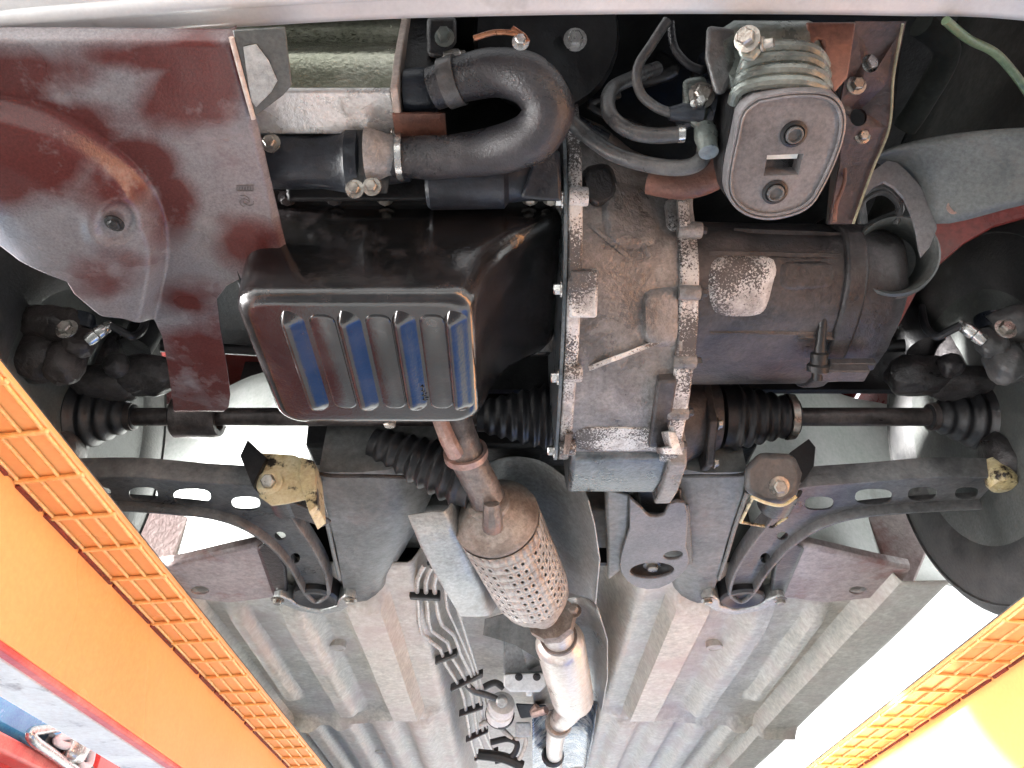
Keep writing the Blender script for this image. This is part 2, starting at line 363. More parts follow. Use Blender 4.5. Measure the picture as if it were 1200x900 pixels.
# ---- splash shield (left)
def shield():
    yl = [(30, -120), (150, -70), (225, -30), (256, -6), (283, 38), (296, 72), (304, 92), (318, 100), (345, 130), (352, 152), (360, 168), (372, 180), (392, 190), (430, 197), (482, 204)]
    yr = [(30, 268), (60, 276), (140, 298), (298, 335), (306, 330), (322, 290), (334, 266), (350, 254), (385, 258), (430, 266), (462, 270), (476, 268), (482, 262)]
    exc = [(p.y, p.x) for p in smooth([(-60, 108, 0), (20, 116, 0), (88, 140, 0), (150, 182, 0), (180, 220, 0), (195, 260, 0), (197, 305, 0), (188, 352, 0), (178, 390, 0)], 8)]
    rows = []; n = 200; m = 150; zz = []
    G = ((238, 112, 80, 70), (180, 66, 130, 24), (50, 85, 90, 42), (62, 150, 95, 50), (165, 190, 60, 40), (295, 285, 60, 44), (140, 310, 75, 44), (232, 440, 80, 95), (215, 345, 70, 36), (205, 250, 34, 60), (8, 175, 60, 40))
    for i in range(n + 1):
        y = 42 + (482 - 42) * i / n
        xl, xr = interp(yl, y), interp(yr, y); row = []
        for j in range(m + 1):
            x = xl + (xr - xl) * j / m
            p = PZ(x, y, .60)
            # bulge over the pulley: crisp on its right edge, fading away to the left
            d = interp(exc, y) - x; d /= math.hypot(1, (interp(exc, y + 4) - interp(exc, y - 4)) / 8)
            b = .032 * (.65 * sstep(-1, 20, d) + .35 * sstep(0, 70, d)) * (1 - sstep(120, 330, d))
            r = math.hypot(x - 146, y - 238)
            b -= .004 * (1 - sstep(16, 26, r)) - .0025 * (1 - sstep(24, 42, r))
            b += .002 * noise.noise(p * 9) + .0006 * noise.noise(p * 40)
            b -= .012 * (1 - sstep(42, 52, y))
            b += -.006 * sstep(-7, 0, x - xr) * (1 if y < 300 else 0)
            row.append(p + V((0, 0, -b)))
            zz.append(max(math.exp(-(((x - a) / c) ** 2 + ((y - q) / e) ** 2)) for a, q, c, e in G))
        rows.append(row)
    zones.extend(zz)
    return MB().grid(rows)
zones = []
sh = part('splash_shield', shield(), 'shield', 'red and grey blotched splash shield with a rounded bulge', solid=.002, ang=60)
at = sh.data.attributes.new('red_paint', 'FLOAT', 'POINT'); at.data.foreach_set('value', zones)
def use_zones(m):
    n = m.node_tree.nodes; L = m.node_tree.links
    rp = [q for q in n if q.type == 'VALTORGB'][0]; src = rp.inputs[0].links[0].from_socket
    a = n.new('ShaderNodeAttribute'); a.attribute_name = 'red_paint'
    ma = n.new('ShaderNodeMath'); ma.operation = 'MULTIPLY_ADD'; ma.inputs[1].default_value = -.42; L.new(a.outputs['Fac'], ma.inputs[0])
    m2 = n.new('ShaderNodeMath'); m2.operation = 'MULTIPLY_ADD'; m2.inputs[1].default_value = 1.0; m2.inputs[2].default_value = .27; L.new(src, m2.inputs[0]); L.new(m2.outputs[0], ma.inputs[2])
    L.new(ma.outputs[0], rp.inputs[0])
use_zones(MAT['shield'])
part('shield_flap', MB().holes([PZ(x, y, .597) for x, y in ((272, 36), (334, 33), (338, 70), (342, 100), (332, 112), (299, 137), (286, 90))], [], (0, 0, .003)), 'flap', parent=sh, bev=.001)
part('edge_fold', MB().tube([PZ(x, y, .596) for x, y in ((271, 44), (284, 92), (297, 139))], .0022, 8), 'radend', parent=sh)
part('flap_patch', MB().holes([PZ(x, y, .5955) for x, y in ((285, 55), (300, 52), (315, 72), (325, 95), (318, 108), (300, 126), (294, 118), (288, 80))], [], (0, 0, .001)), 'heat', parent=sh, bev=.0004)
q_ = PZ(146, 238, .60); q_.z = .5705
hexbolt(q_, DN, .006, .003, 'castdark', sh)
mk = MB()
def frame_px(mb, x0, y0, x1, y1, w_, z):
    for a, b, c, d in ((x0, y0, x1, y0 + w_), (x0, y1 - w_, x1, y1), (x0, y0 + w_, x0 + w_, y1 - w_), (x1 - w_, y0 + w_, x1, y1 - w_)):
        mb.prism([PZ(a, b, z), PZ(c, b, z), PZ(c, d, z), PZ(a, d, z)], (0, 0, -.0004))
frame_px(mk, 277, 217, 297, 224, 1, .5985)
for k in range(5): mk.prism([PZ(280 + k * 3.2, 219, .5985), PZ(281.6 + k * 3.2, 219, .5985), PZ(281.6 + k * 3.2, 222, .5985), PZ(280 + k * 3.2, 222, .5985)], (0, 0, -.0004))
part('stamped_mark', mk, 'mark', parent=sh)
mk = MB(); c = PZ(288, 236, .5988)
for a in range(3):
    mk.tube([c + V((math.cos(q + a * 2.1) * .005 + .0025 * math.cos(a * 2.1), math.sin(q + a * 2.1) * .005 + .0025 * math.sin(a * 2.1), 0)) for q in [k * .5 for k in range(9)]], .0004, 5, 2)
part('stamped_emblem', mk, 'mark', parent=sh)

# ---- radiator
rad = part('radiator', MB().loft([[V((x, .392 + .012 * math.cos(a), .735 + .055 * math.sin(a))) if False else V((x, yy, zz)) for yy, zz in ((.394, .668), (.388, .690), (.381, .712), (.381, .730), (.389, .744), (.392, .76), (.386, .775), (.386, .93), (.43, .93), (.43, .668))] for x in (-.30, -.112)]), 'radcore', 'olive-tinted radiator behind the bumper', ang=60)
part('bottom_tank', MB().prism([V((-.30, .388, .660)), V((-.113, .388, .660)), V((-.110, .434, .660)), V((-.30, .434, .660))], (0, 0, .008)), 'radtank', 'bright bare metal bottom face', rad, bev=.002)
part('end_plate', MB().prism([V((-.112, .380, .653)), V((-.112, .440, .650)), V((-.112, .440, .93)), V((-.112, .374, .93)), V((-.112, .374, .70))], (.007, 0, 0)), 'radend', parent=rad, bev=.0015)
part('side_tank', MB().loft([[V((x, .395 + .02 * math.cos(a) + .01, .80 + .125 * math.sin(a))) for a in [2 * math.pi * k / 16 for k in range(16)]] for x in (-.105, -.085, -.075)]), 'dark', parent=rad)
part('outlet', MB().lathe(V((-.103, .402, .682)), (1, 0, 0), [(0, .021), (.012, .023), (.024, .022), (.030, .018), (.032, .013)], 20), 'darkblue', parent=rad)
part('drip_tray', MB().box((-.088, .420, .652), (.05, .03, .004)), 'rust', parent=rad, bev=.001)

# ---- radiator hose
hp = [(508, 104, .708), (540, 93, .700), (585, 85, .690), (625, 97, .684), (643, 130, .69), (620, 163, .705), (570, 178, .725), (520, 184, .735), (462, 184, .745)]
hs_ = part('radiator_hose', MB().tube([PD(*p) for p in hp], [.0195, .020, .021, .0225, .0235, .0235, .022, .0205, .0195], 22, 8), 'hose', 'thick black rubber hose bent in a U', jitter=.0012)
def clamp(p, ax, r, w_, m, parent, screw=None):
    o = MB().lathe(V(p) - V(ax).normalized() * w_ / 2, ax, [(0, r), (0, r + .0022), (w_, r + .0022), (w_, r)], 28, cap=False).build('hose_clamp', m, parent)
    if screw is not None: MB().lathe(V(p) + V(screw) * (r + .004) - V((.010, 0, 0)), (1, 0, .2), [(0, .0035), (.002, .0058), (.016, .0058), (.018, .004), (.022, .004)], 10).build('clamp_screw', 'bolt', parent)
clamp(PD(530, 96, .703), PD(545, 91, .70) - PD(518, 100, .706), .0205, .015, 'frame', hs_, V((0, -.55, .8)))
clamp(PD(469, 184, .743), (1, 0, .02), .0205, .006, 'steel', hs_, V((0, -.5, .8)))

# ---- engine block and what shows of it
blk = part('engine_block', MB().box((-.12, .66, .84), (.35, .27, .32)), 'dark', bev=.01)
part('water_pipe', MB().lathe(PD(340, 190, .77), (1, 0, 0), [(-.05, .026), (.0, .027), (.03, .026), (.055, .03), (.06, .034), (.072, .034), (.074, .024), (.10, .022), (.12, .019)], 24), 'darkblue', parent=blk)
part('pump_flange', MB().loft([[PD(x, y, .745) + V((dx, 0, 0)) for x, y in ((402, 156), (418, 152), (436, 172), (446, 196), (440, 228), (420, 226), (408, 200))] for dx in (0, .012)]), 'frame', parent=blk, bev=.002)
part('pump_neck', MB().lathe(PD(430, 182, .742), (1, 0, .03), [(0, .026), (.008, .025), (.02, .020), (.03, .018)], 22), 'cast', parent=blk)
for x, y in ((318, 168), (416, 222), (436, 219)):
    hexbolt(PD(x, y, .735), CAMD, .006, .008, 'bolt', blk)
part('pump_body', MB().loft([[PD(x, y, d) for x, y in ((322, 160), (400, 160), (405, 195), (395, 222), (345, 218), (318, 190))] for d in (.76, .80)]), 'darkblue', parent=blk, bev=.006)
part('front_cover', MB().loft([[PD(x, y, d) for x, y in ((335, 205), (420, 205), (620, 200), (655, 220), (655, 236), (335, 236))] for d in (.81, .86)]), 'dark', parent=blk, bev=.004)
part('mount_bracket', MB().loft([[PD(x, y, d) for x, y in ((610, 232), (628, 180), (656, 176), (658, 236))] for d in (.77, .80)]), 'darkblue', parent=blk, bev=.003)
part('starter_body', MB().lathe(PD(500, 212, .80), (1, 0, .03), [(0, .026), (.004, .03), (.08, .03), (.085, .024), (.11, .022)], 22), 'darkblue', parent=blk)

# ---- sump
def rrect(x0, x1, y0, y1, z, r, n=6):
    out = []
    for cx, cy, a0 in ((x1 - r, y1 - r, 0), (x0 + r, y1 - r, 90), (x0 + r, y0 + r, 180), (x1 - r, y0 + r, 270)):
        for k in range(n + 1):
            a = math.radians(a0 + 90 * k / n); out.append(V((cx + r * math.cos(a), cy + r * math.sin(a), z)))
    return out
R_ = []
for z, x0, x1, y0, y1, r in ((.5300, -.260, -.052, .540, .727, .020), (.5305, -.266, -.046, .534, .732, .024), (.533, -.270, -.041, .530, .736, .026), (.538, -.2735, -.037, .527, .739, .027), (.546, -.275, -.033, .526, .740, .027),
    (.565, -.277, -.026, .526, .741, .027), (.585, -.279, -.018, .526, .742, .028), (.605, -.280, -.004, .526, .743, .030), (.625, -.281, .018, .526, .744, .030), (.645, -.282, .044, .526, .745, .026), (.660, -.283, .052, .526, .746, .02), (.668, -.283, .054, .526, .746, .02)):
    R_.append(rrect(x0, x1, y0, y1, z, r))
sump = part('oil_pan', MB().loft(R_), 'sump', 'black oily pressed-steel oil pan with four ribs', ang=60)
def ridge(x, y0, y1, z, wdt, h):
    rows = []; ny = 30
    pr = ((-.012, -.002), (-.0105, .25), (-.009, .75), (-.007, 1.0), (-.004, .98), (0, .84), (.004, .62), (.008, .38), (.012, .16), (.015, .04), (.017, -.1))
    for i in range(ny + 1):
        t = i / ny; y = y0 + (y1 - y0) * t; e = math.sin(min(1, min(t, 1 - t) * 10) * math.pi / 2)
        rows.append([V((x + a * wdt / .012 * (.35 + .65 * e), y, z + .0008 - (h * b + .0008) * e)) for a, b in pr])
    return MB().grid(rows)
for x in (-.222, -.165, -.110, -.058):
    part('rib', ridge(x, .545, .712, .5300, .0105, .0078), 'sump', parent=sump, ang=70)
for x in (-.190, -.134, -.080):
    part('shallow_panel', MB().loft([rrect(x - .013, x + .013, .551, .706, .5302, .010), rrect(x - .0125, x + .0125, .552, .705, .5290, .010), rrect(x - .0105, x + .0105, .554, .703, .5286, .009)]), 'sump', parent=sump, ang=50)
hexbolt(V((-.146, .742, .545)), (0, .3, -1), .008, .012, 'bolt', sump, 'drain_plug')
hexbolt(V((-.152, .741, .553)), (0, .6, -1), .012, .004, 'bolt', sump, 'drain_plug_boss')
tx = MB()
for k in range(4): tx.box((-.101 + .001 * k, .664 + .008 * k, .5282), (.007, .0014, .0008))
tx.box((-.098, .676, .5282), (.0014, .026, .0008)); tx.box((-.104, .668, .5282), (.0014, .010, .0008))
part('embossed_mark', tx, 'sump', parent=sump)
fl = part('flange', MB().loft([rrect(-.30, .062, .505, .768, z, .012) for z in (.668, .675)]), 'oily', parent=sump, bev=.002)
for x in (340, 394, 453, 524, 571, 621, 645):
    p = PZ(x, 245, .667); hexbolt(V((p.x, .515, .667)), DN, .0062, .006, 'castdark' if x in (340, 394) else 'bolt', sump)
part('side_gusset', MB().loft([[V((x, y, z)) for y, z in ((.55, .60), (.74, .59), (.74, .66), (.53, .66))] for x in (-.296, -.284)]), 'rubber', parent=sump, bev=.006)

# ---- gearbox
def ringx(x, pts, n=4, jit=0):
    pts = [V((x, a, b)) for a, b in pts]; m = len(pts); out = []
    for i in range(m):
        p0, p1, p2, p3 = pts[i - 1], pts[i], pts[(i + 1) % m], pts[(i + 2) % m]
        for k in range(n):
            t = k / n
            out.append(.5 * ((2 * p1) + (p2 - p0) * t + (2 * p0 - 5 * p1 + 4 * p2 - p3) * t * t + (3 * p1 - p0 - 3 * p2 + p3) * t ** 3))
    return out
S1 = [(.472, .80), (.470, .72), (.497, .645), (.56, .588), (.66, .553), (.79, .535), (.845, .56), (.87, .70), (.82, .88), (.64, .93), (.53, .90)]
def scl(S, f, g=None, c=(.70, .72)):
    return [(c[0] + (a - c[0]) * f, c[1] + (b - c[1]) * (g or f)) for a, b in S]
S1i = [(.505, .79), (.510, .71), (.535, .645), (.585, .603), (.67, .561), (.79, .539), (.842, .565), (.85, .70), (.80, .86), (.64, .90), (.55, .87)]
S2 = [(.56, .78), (.565, .71), (.580, .65), (.615, .608), (.68, .566), (.79, .538), (.838, .565), (.84, .70), (.79, .83), (.68, .85), (.60, .83)]
gb = part('gearbox', MB().loft([ringx(x, S) for x, S in ((.072, S1i), (.085, S1i), (.110, [(a * .8 + b_ * .2, c * .8 + d * .2) for (a, c), (b_, d) in zip(S1i, S2)]), (.145, [(a * .35 + b_ * .65, c * .35 + d * .65) for (a, c), (b_, d) in zip(S1i, S2)]), (.19, S2))]), 'cast', 'weathered cast aluminium gearbox housing flecked with white corrosion', ang=50, jitter=.0014)
part('bell_flange', MB().loft([ringx(x, S1) for x in (.058, .073)]), 'castwhite', parent=gb, bev=.0025, jitter=.001)
part('split_flange', MB().loft([ringx(x, scl(S2, 1.045)) for x in (.186, .208)]), 'castwhite', parent=gb, bev=.003, jitter=.0012)
part('engine_plate', MB().loft([ringx(x, scl(S1, 1.005)) for x in (.0535, .0572)]), 'caststeel', parent=gb)
GS = [(.570, .66), (.578, .70), (.615, .745), (.70, .775), (.78, .745), (.80, .66), (.76, .607), (.68, .597), (.605, .617)]
body = []
for x, f in ((.205, 1.0), (.23, .985), (.30, .97), (.38, .96), (.405, .955), (.43, .94), (.447, .88), (.455, .76), (.458, .5)):
    body.append(ringx(x, scl(GS, f, c=(.69, .68))))
gc = part('gear_case', MB().loft(body), 'castdark', 'dark brown gear case end', gb, ang=50, jitter=.0022)
part('case_strap', MB().loft([ringx(x, scl(GS, f, c=(.69, .68))) for x, f in ((.372, .99), (.374, 1.02), (.395, 1.015), (.397, .985))]), 'castdark', parent=gb, bev=.002)
# raised boss, rib lines and pads
def patch(name, pts, d, h, m, bev=.003):
    return part(name, MB().loft([[PD(x, y, d + h) for x, y in pts], [PD(x, y, d) for x, y in pts]]), m, parent=gb, bev=bev, jitter=.0012)
def onbox(x, y, rings):   # depth of the casting along a photo ray: first hit on a lofted tube
    from mathutils.geometry import intersect_ray_tri
    best = None; r = ray(x, y)
    for i in range(len(rings) - 1):
        n = len(rings[0])
        for j in range(n):
            k = (j + 1) % n; a, b, c, d = rings[i][j], rings[i][k], rings[i + 1][k], rings[i + 1][j]
            for t in ((a, b, c), (a, c, d)):
                h = intersect_ray_tri(t[0], t[1], t[2], r, V((0, 0, 0)), True)
                if h is not None:
                    dd = h.dot(V((0, CP, SP)))
                    if dd > 0 and (best is None or dd < best): best = dd
    return best
bellr = [ringx(x, S) for x, S in ((.072, S1i), (.085, S1i), (.110, [(a * .8 + b_ * .2, c * .8 + d * .2) for (a, c), (b_, d) in zip(S1i, S2)]), (.145, [(a * .35 + b_ * .65, c * .35 + d * .65) for (a, c), (b_, d) in zip(S1i, S2)]), (.19, S2))]
def pad(name, pts, rings, h, m, bev=.002, sink=.012):
    ds = [(onbox(x, y, rings) or .86) for x, y in pts]
    return part(name, MB().loft([[PD(x, y, d + sink) for (x, y), d in zip(pts, ds)], [PD(x, y, d - h) for (x, y), d in zip(pts, ds)]]), m, parent=gb, bev=bev, jitter=.0015)
def ribp(name, a, b, wpx, rings, h, m, n=8):
    L_ = []; R2 = []
    dx, dy = b[0] - a[0], b[1] - a[1]; l = math.hypot(dx, dy); ux, uy = -dy / l * wpx / 2, dx / l * wpx / 2
    rg = []
    for i in range(n + 1):
        x = a[0] + dx * i / n; y = a[1] + dy * i / n; d = onbox(x, y, rings) or .86
        e = 1 if 0 < i < n else .2
        rg.append([PD(x + ux * 1.6, y + uy * 1.6, d + .01), PD(x + ux, y + uy, d - h * e), PD(x - ux, y - uy, d - h * e), PD(x - ux * 1.6, y - uy * 1.6, d + .01)])
    return part(name, MB().loft(rg), m, parent=gb, jitter=.0008)
def gpad(name, q, rings, h, m, n=14, pw=4):
    rows = []
    for i in range(n + 1):
        row = []
        for j in range(n + 1):
            u, v = j / n, i / n
            x = (q[0][0] * (1 - u) + q[1][0] * u) * (1 - v) + (q[3][0] * (1 - u) + q[2][0] * u) * v
            y = (q[0][1] * (1 - u) + q[1][1] * u) * (1 - v) + (q[3][1] * (1 - u) + q[2][1] * u) * v
            d = onbox(x, y, rings) or .86
            e = sstep(0, .28, 1 - (abs(2 * u - 1) ** pw + abs(2 * v - 1) ** pw) ** (1 / pw))
            row.append(PD(x, y, d + .004 - (h + .004) * e))
        rows.append(row)
    return part(name, MB().grid(rows), m, parent=gb, ang=60, jitter=.001)
gpad('case_pad', [(824, 292), (922, 294), (902, 376), (826, 376)], body, .004, 'castwhite')
gpad('case_pad', [(905, 300), (985, 304), (985, 340), (905, 345)], body, .0015, 'castdark')
for a, b, wp, h, m in (((830, 296), (985, 300), 5, .003, 'castdark'), ((832, 388), (1000, 392), 4, .0015, 'castdark'), ((936, 392), (998, 396), 7, .003, 'castdark'), ((860, 270), (990, 275), 5, .003, 'castdark')):
    ribp('case_rib', a, b, wp, body, h, m)
for a, b, wp, h, m in (((690, 432), (782, 396), 5, .006, 'castwhite'), ((690, 262), (735, 300), 5, .003, 'cast'), ((712, 205), (760, 300), 7, .003, 'cast')):
    ribp('bell_rib', a, b, wp, bellr, h, m)
gpad('bell_pad', [(748, 336), (800, 330), (800, 412), (752, 412)], bellr, .007, 'cast')
gpad('bell_pad', [(676, 196), (718, 186), (728, 232), (690, 250)], bellr, .014, 'castdark', pw=3)
gpad('bell_pad', [(698, 204), (772, 216), (782, 292), (704, 300)], bellr, .006, 'cast', pw=3)
gpad('bell_foot', [(664, 496), (790, 500), (800, 532), (660, 532)], bellr, .003, 'castwhite')
# ears and bolts along the two flanges
def ear(p, r, m='castwhite', h=.028):
    MB().lathe(V(p), (1, 0, 0), [(0, r * .9), (.002, r), (h - .002, r), (h, r * .9)], 18).build('bolt_ear', m, gb, jitter=.0008)
for (a, b) in ((.497, .646), (.565, .586), (.668, .550), (.79, .532)): ear((.0585, a, b), .010, 'castwhite', .020)
for (a, b) in ((.548, .74), (.56, .668), (.60, .610), (.668, .568), (.735, .546), (.79, .536)): ear((.184, a, b), random.uniform(.007, .010), 'cast', random.uniform(.024, .028))
for (a, b) in ((.497, .640), (.565, .580), (.668, .545), (.79, .528)):
    hexbolt((.052, a, b), (-1, 0, 0), .006, .007, 'steel', gb)
for (a, b) in ((.56, .668), (.60, .610), (.668, .568), (.735, .546), (.79, .536)):
    hexbolt((.209, a, b), (1, 0, 0), .005, .006, 'castdark', gb)
gpad('mount_lug', [(776, 232), (812, 228), (814, 270), (780, 274)], bellr, .016, 'castwhite')
# side pad (white square at the bell's left edge) and clamp strip
part('bell_lug', MB().box((.075, .573, .582), (.030, .05, .018), Matrix.Rotation(-.55, 3, 'X')), 'castwhite', parent=gb, bev=.003)
part('rib_block', MB().box((.178, .735, .548), (.022, .105, .020), Matrix.Rotation(-.22, 3, 'X')), 'castdark', parent=gb, bev=.003)
# differential casing under the shafts
part('differential_case', MB().loft([[V((x, a, b)) for a, b in ((.80, .56), (.815, .532), (.87, .533), (.925, .548), (.95, .60), (.95, .72), (.80, .72))] for x in (.075, .095, .20)]), 'caststeel', 'blue-grey differential casing', gb, bev=.006, jitter=.001)
part('differential_rib', MB().loft([[V((x, a, b)) for a, b in ((.80, .545), (.815, .524), (.88, .524), (.935, .536), (.962, .60), (.95, .70), (.80, .70))] for x in (.197, .220)]), 'cast', parent=gb, bev=.003, jitter=.001)
part('output_housing', MB().lathe((.205, WY, WZ), (1, 0, 0), [(0, .075), (.04, .07), (.075, .052), (.09, .05)], 32), 'castdark', parent=gb, jitter=.001)
part('output_flange', MB().prism([V((.268, WY + a, WZ + b)) for a, b in ((-.055, -.05), (.0, -.085), (.065, -.06), (.07, .05), (.0, .08), (-.06, .05))], (.012, 0, 0)), 'castdark', parent=gb, bev=.003)
for a, b in ((-.045, -.045), (.005, -.075), (.055, -.05)): hexbolt((.281, WY + a, WZ + b), (1, 0, 0), .006, .006, 'bolt', gb)
# sensor
p0, p1 = PD(967, 346, .875), PD(958, 440, .90)
part('speed_sensor', MB().lathe(p0, p1 - p0, [(0, .003), (.02, .0045), (.05, .0055), (.066, .007), (.068, .010), (.080, .010), (.082, .013), (.089, .013), (.09, .007), (.10, .006)], 16), 'dark', 'black sensor on the gear case', gb)
part('sensor_bracket', MB().box(PD(985, 437, .90), (.06, .02, .012)), 'castdark', parent=gb, bev=.002)
part('case_lip', MB().box(PD(1008, 430, .90) + V((-.01, 0, .004)), (.055, .012, .010)), 'castdark', parent=gb, bev=.002)

# ---- wheels, hubs, shafts
def boot(o, ax, r0, r1, ln, n=6, amp=.006):
    pr = [(-.006, r0 * .9), (-.005, r0), (.004, r0)]
    for i in range(n * 8 + 1):
        t = i / (n * 8); pr.append((.005 + (ln - .01) * t, r0 + (r1 - r0) * t + amp * (.5 - .5 * math.cos(2 * math.pi * n * t)) * (.6 + .4 * t)))
    pr += [(ln - .004, r1), (ln + .008, r1), (ln + .009, r1 * .9)]
    return MB().lathe(o, ax, pr, 36)
def wheel_side(s):
    xi = -.615 if s < 0 else .668
    o = V((xi, WY, WZ)); ax = (s, 0, 0)
    side = 'left' if s < 0 else 'right'
    tw = .165
    pr = [(.012, .178), (.004, .190), (.0, .215), (.001, .235), (.006, .255), (.008, .262), (.005, .264), (.010, .272), (.020, .281), (.032, .284)]
    for k in range(4):
        a = .045 + k * .022; pr += [(a, .285), (a + .001, .278), (a + .006, .278), (a + .007, .285)]
    pr += [(tw - .03, .284), (tw - .015, .277), (tw - .003, .24), (tw, .21), (tw - .01, .180)]
    wh = part('wheel', MB().lathe(o, ax, [(.010, .176), (.008, .184), (.014, .186), (.018, .176), (.03, .172), (.06, .160), (.115, .155), (.12, .05), (.13, .03), (.10, .02)], 56, cap=True), 'flap', 'dusty wheel seen from its inner side')
    part('tyre', MB().lathe(o, ax, pr, 72, cap=False), 'tyre', parent=wh)
    part('brake_disc', MB().lathe(o, ax, [(.030, .03), (.030, .118), (.042, .118), (.042, .03)], 40), 'brown', parent=wh)
    part('dust_plate', MB().lathe(o, ax, [(.020, .05), (.016, .10), (.018, .128), (.022, .128), (.024, .05)], 40), 'castdark', parent=wh)
    # knuckle, caliper
    g = (lambda x, y, d: PD(x, y, d)) if s > 0 else (lambda x, y, d: mir(PD(x, y, d)))
    cm = 'frame' if s > 0 else 'brown'
    kb = MB().lump(o + V((s * .040, 0, 0)), (.035, .060, .075)).lump(o + V((s * .02, .01, .09)), (.026, .036, .07)).lump(o + V((s * .015, 0, -.075)), (.026, .034, .04))
    kn = part('steering_knuckle', kb, 'castdark', 'dirty cast steering knuckle', ang=60)
    part('strut', MB().lathe(o + V((-s * .02, .01, .14)), (-s * .12, .05, 1), [(0, .026), (.16, .026), (.165, .045), (.17, .045), (.172, .02), (.36, .02)], 20), 'dark', parent=kn)
    part('ball_joint', MB().lathe(o + V((-s * .004, -.005, -.10)), (0, 0, -1), [(-.02, .012), (0, .018), (.012, .02), (.02, .017), (.024, .0)], 18), 'cream' if s > 0 else 'brown', parent=kn)
    cb = MB().lump(g(1192, 382, .99), (.040, .028, .022)).lump(g(1178, 425, .985), (.021, .024, .030)).lump(g(1162, 402, .985), (.018, .016, .020)).lump(g(1205, 415, 1.0), (.030, .03, .04))
    ca = part('brake_caliper', cb, cm, 'brake caliper beside the wheel hub', ang=60)
    part('caliper_stub', MB().lathe(g(1160, 378, 1.0), (0, -.3, 1), [(-.01, .018), (0, .019), (.010, .017), (.014, .0)], 18), 'darkblue', parent=ca)
    a_, b_ = g(1151, 398, .975), g(1127, 381, .985)
    part('guide_sleeve', MB().lathe(a_, b_ - a_, [(-.004, .007), (.0, .0085), (.010, .0085), (.011, .0075), (.013, .0085), (.026, .008), (.029, .006), (.034, .005)], 16), 'steel', 'bright clean sleeve on the caliper', ca)
    hexbolt(g(1178, 386, .955), CAMD + V((0, 0, .5)), .009, .008, 'bolt', ca)
    part('brake_hose', MB().tube([g(1126, 381, .985), g(1112, 388, .99), g(1098, 394, 1.0), g(1085, 384, 1.02), g(1080, 360, 1.06)], .0055, 10), 'rubber', parent=ca)
    part('track_rod', MB().tube([g(1060, 405, 1.12), g(1000, 408, 1.14), g(930, 412, 1.16)], [.010, .008, .008], 12), 'dark', 'dark steering track rod')
    part('steering_arm', MB().lump(g(1078, 440, 1.10), (.045, .03, .026)).lump(g(1114, 428, 1.07), (.016, .016, .016)).lump(g(1128, 450, 1.10), (.05, .03, .02)), 'castdark', parent=kn, ang=60)
    # outer joint
    sh_ = .43 if s > 0 else -.05
    ib = .575 if s < 0 else .625
    return o
wheel_side(-1); wheel_side(1)
def shaft(s, xa, xb, label): # inner x, outer x
    d = part('drive_shaft', MB().tube([V((xa, WY, WZ)), V((xb, WY, WZ))], .0135, 18), 'shaft', label)
    part('outer_boot', boot(V((xb - s * .012, WY, WZ)), (s, 0, 0), .018, .050, .085, 4, .007), 'rubber', parent=d)
    part('joint_cup', MB().lathe(V((xb + s * .078, WY, WZ)), (s, 0, 0), [(0, .045), (.004, .052), (.03, .052), (.034, .03)], 30), 'shaft', parent=d)
    part('boot_band', MB().lathe(V((xb - s * .016, WY, WZ)), (s, 0, 0), [(0, .016), (0, .0205), (.008, .0205), (.008, .016)], 24, cap=False), 'shaft', parent=d)
    return d
dl = shaft(-1, -.05, -.565, 'rust-brown drive shaft with a round damper at the left')
part('inner_boot', boot(V((-.045, WY, WZ)), (1, 0, 0), .022, .045, .105, 6, .006), 'rubber', parent=dl)
part('damper', MB().lathe(V((-.492, WY, WZ)), (1, 0, 0), [(0, .018), (.002, .028), (.005, .031), (.062, .031), (.068, .028), (.068, .020), (.06, .016)], 30), 'shaft', parent=dl)
dr = shaft(1, .40, .622, 'grey-brown drive shaft at the right')
part('inner_boot', boot(V((.408, WY, WZ)), (-1, 0, 0), .026, .046, .098, 5, .006), 'rubber', parent=dr)
part('boot_band', MB().lathe(V((.398, WY, WZ)), (1, 0, 0), [(0, .02), (0, .034), (.010, .033), (.010, .02)], 30, cap=False), 'bolt', parent=dr)

# ---- wheel house panels behind the wheels
def wheelhouse(s):
    rows = []
    for i in range(15):
        z = .588 + .39 * i / 14; row = []
        for j in range(17):
            x = .40 + .42 * j / 16
            y = 1.15 + .19 * j / 16 - .03 * (i / 14) ** 2 + .008 * math.sin(j * .7)
            p = V((x, y, z)); row.append(p if s > 0 else mir(p))
        rows.append(row)
    part('wheel_arch_panel', MB().grid(rows), 'wheelhouse', 'pale green-grey inner wheel arch panel', solid=.002, ang=60)
wheelhouse(-1); wheelhouse(1)

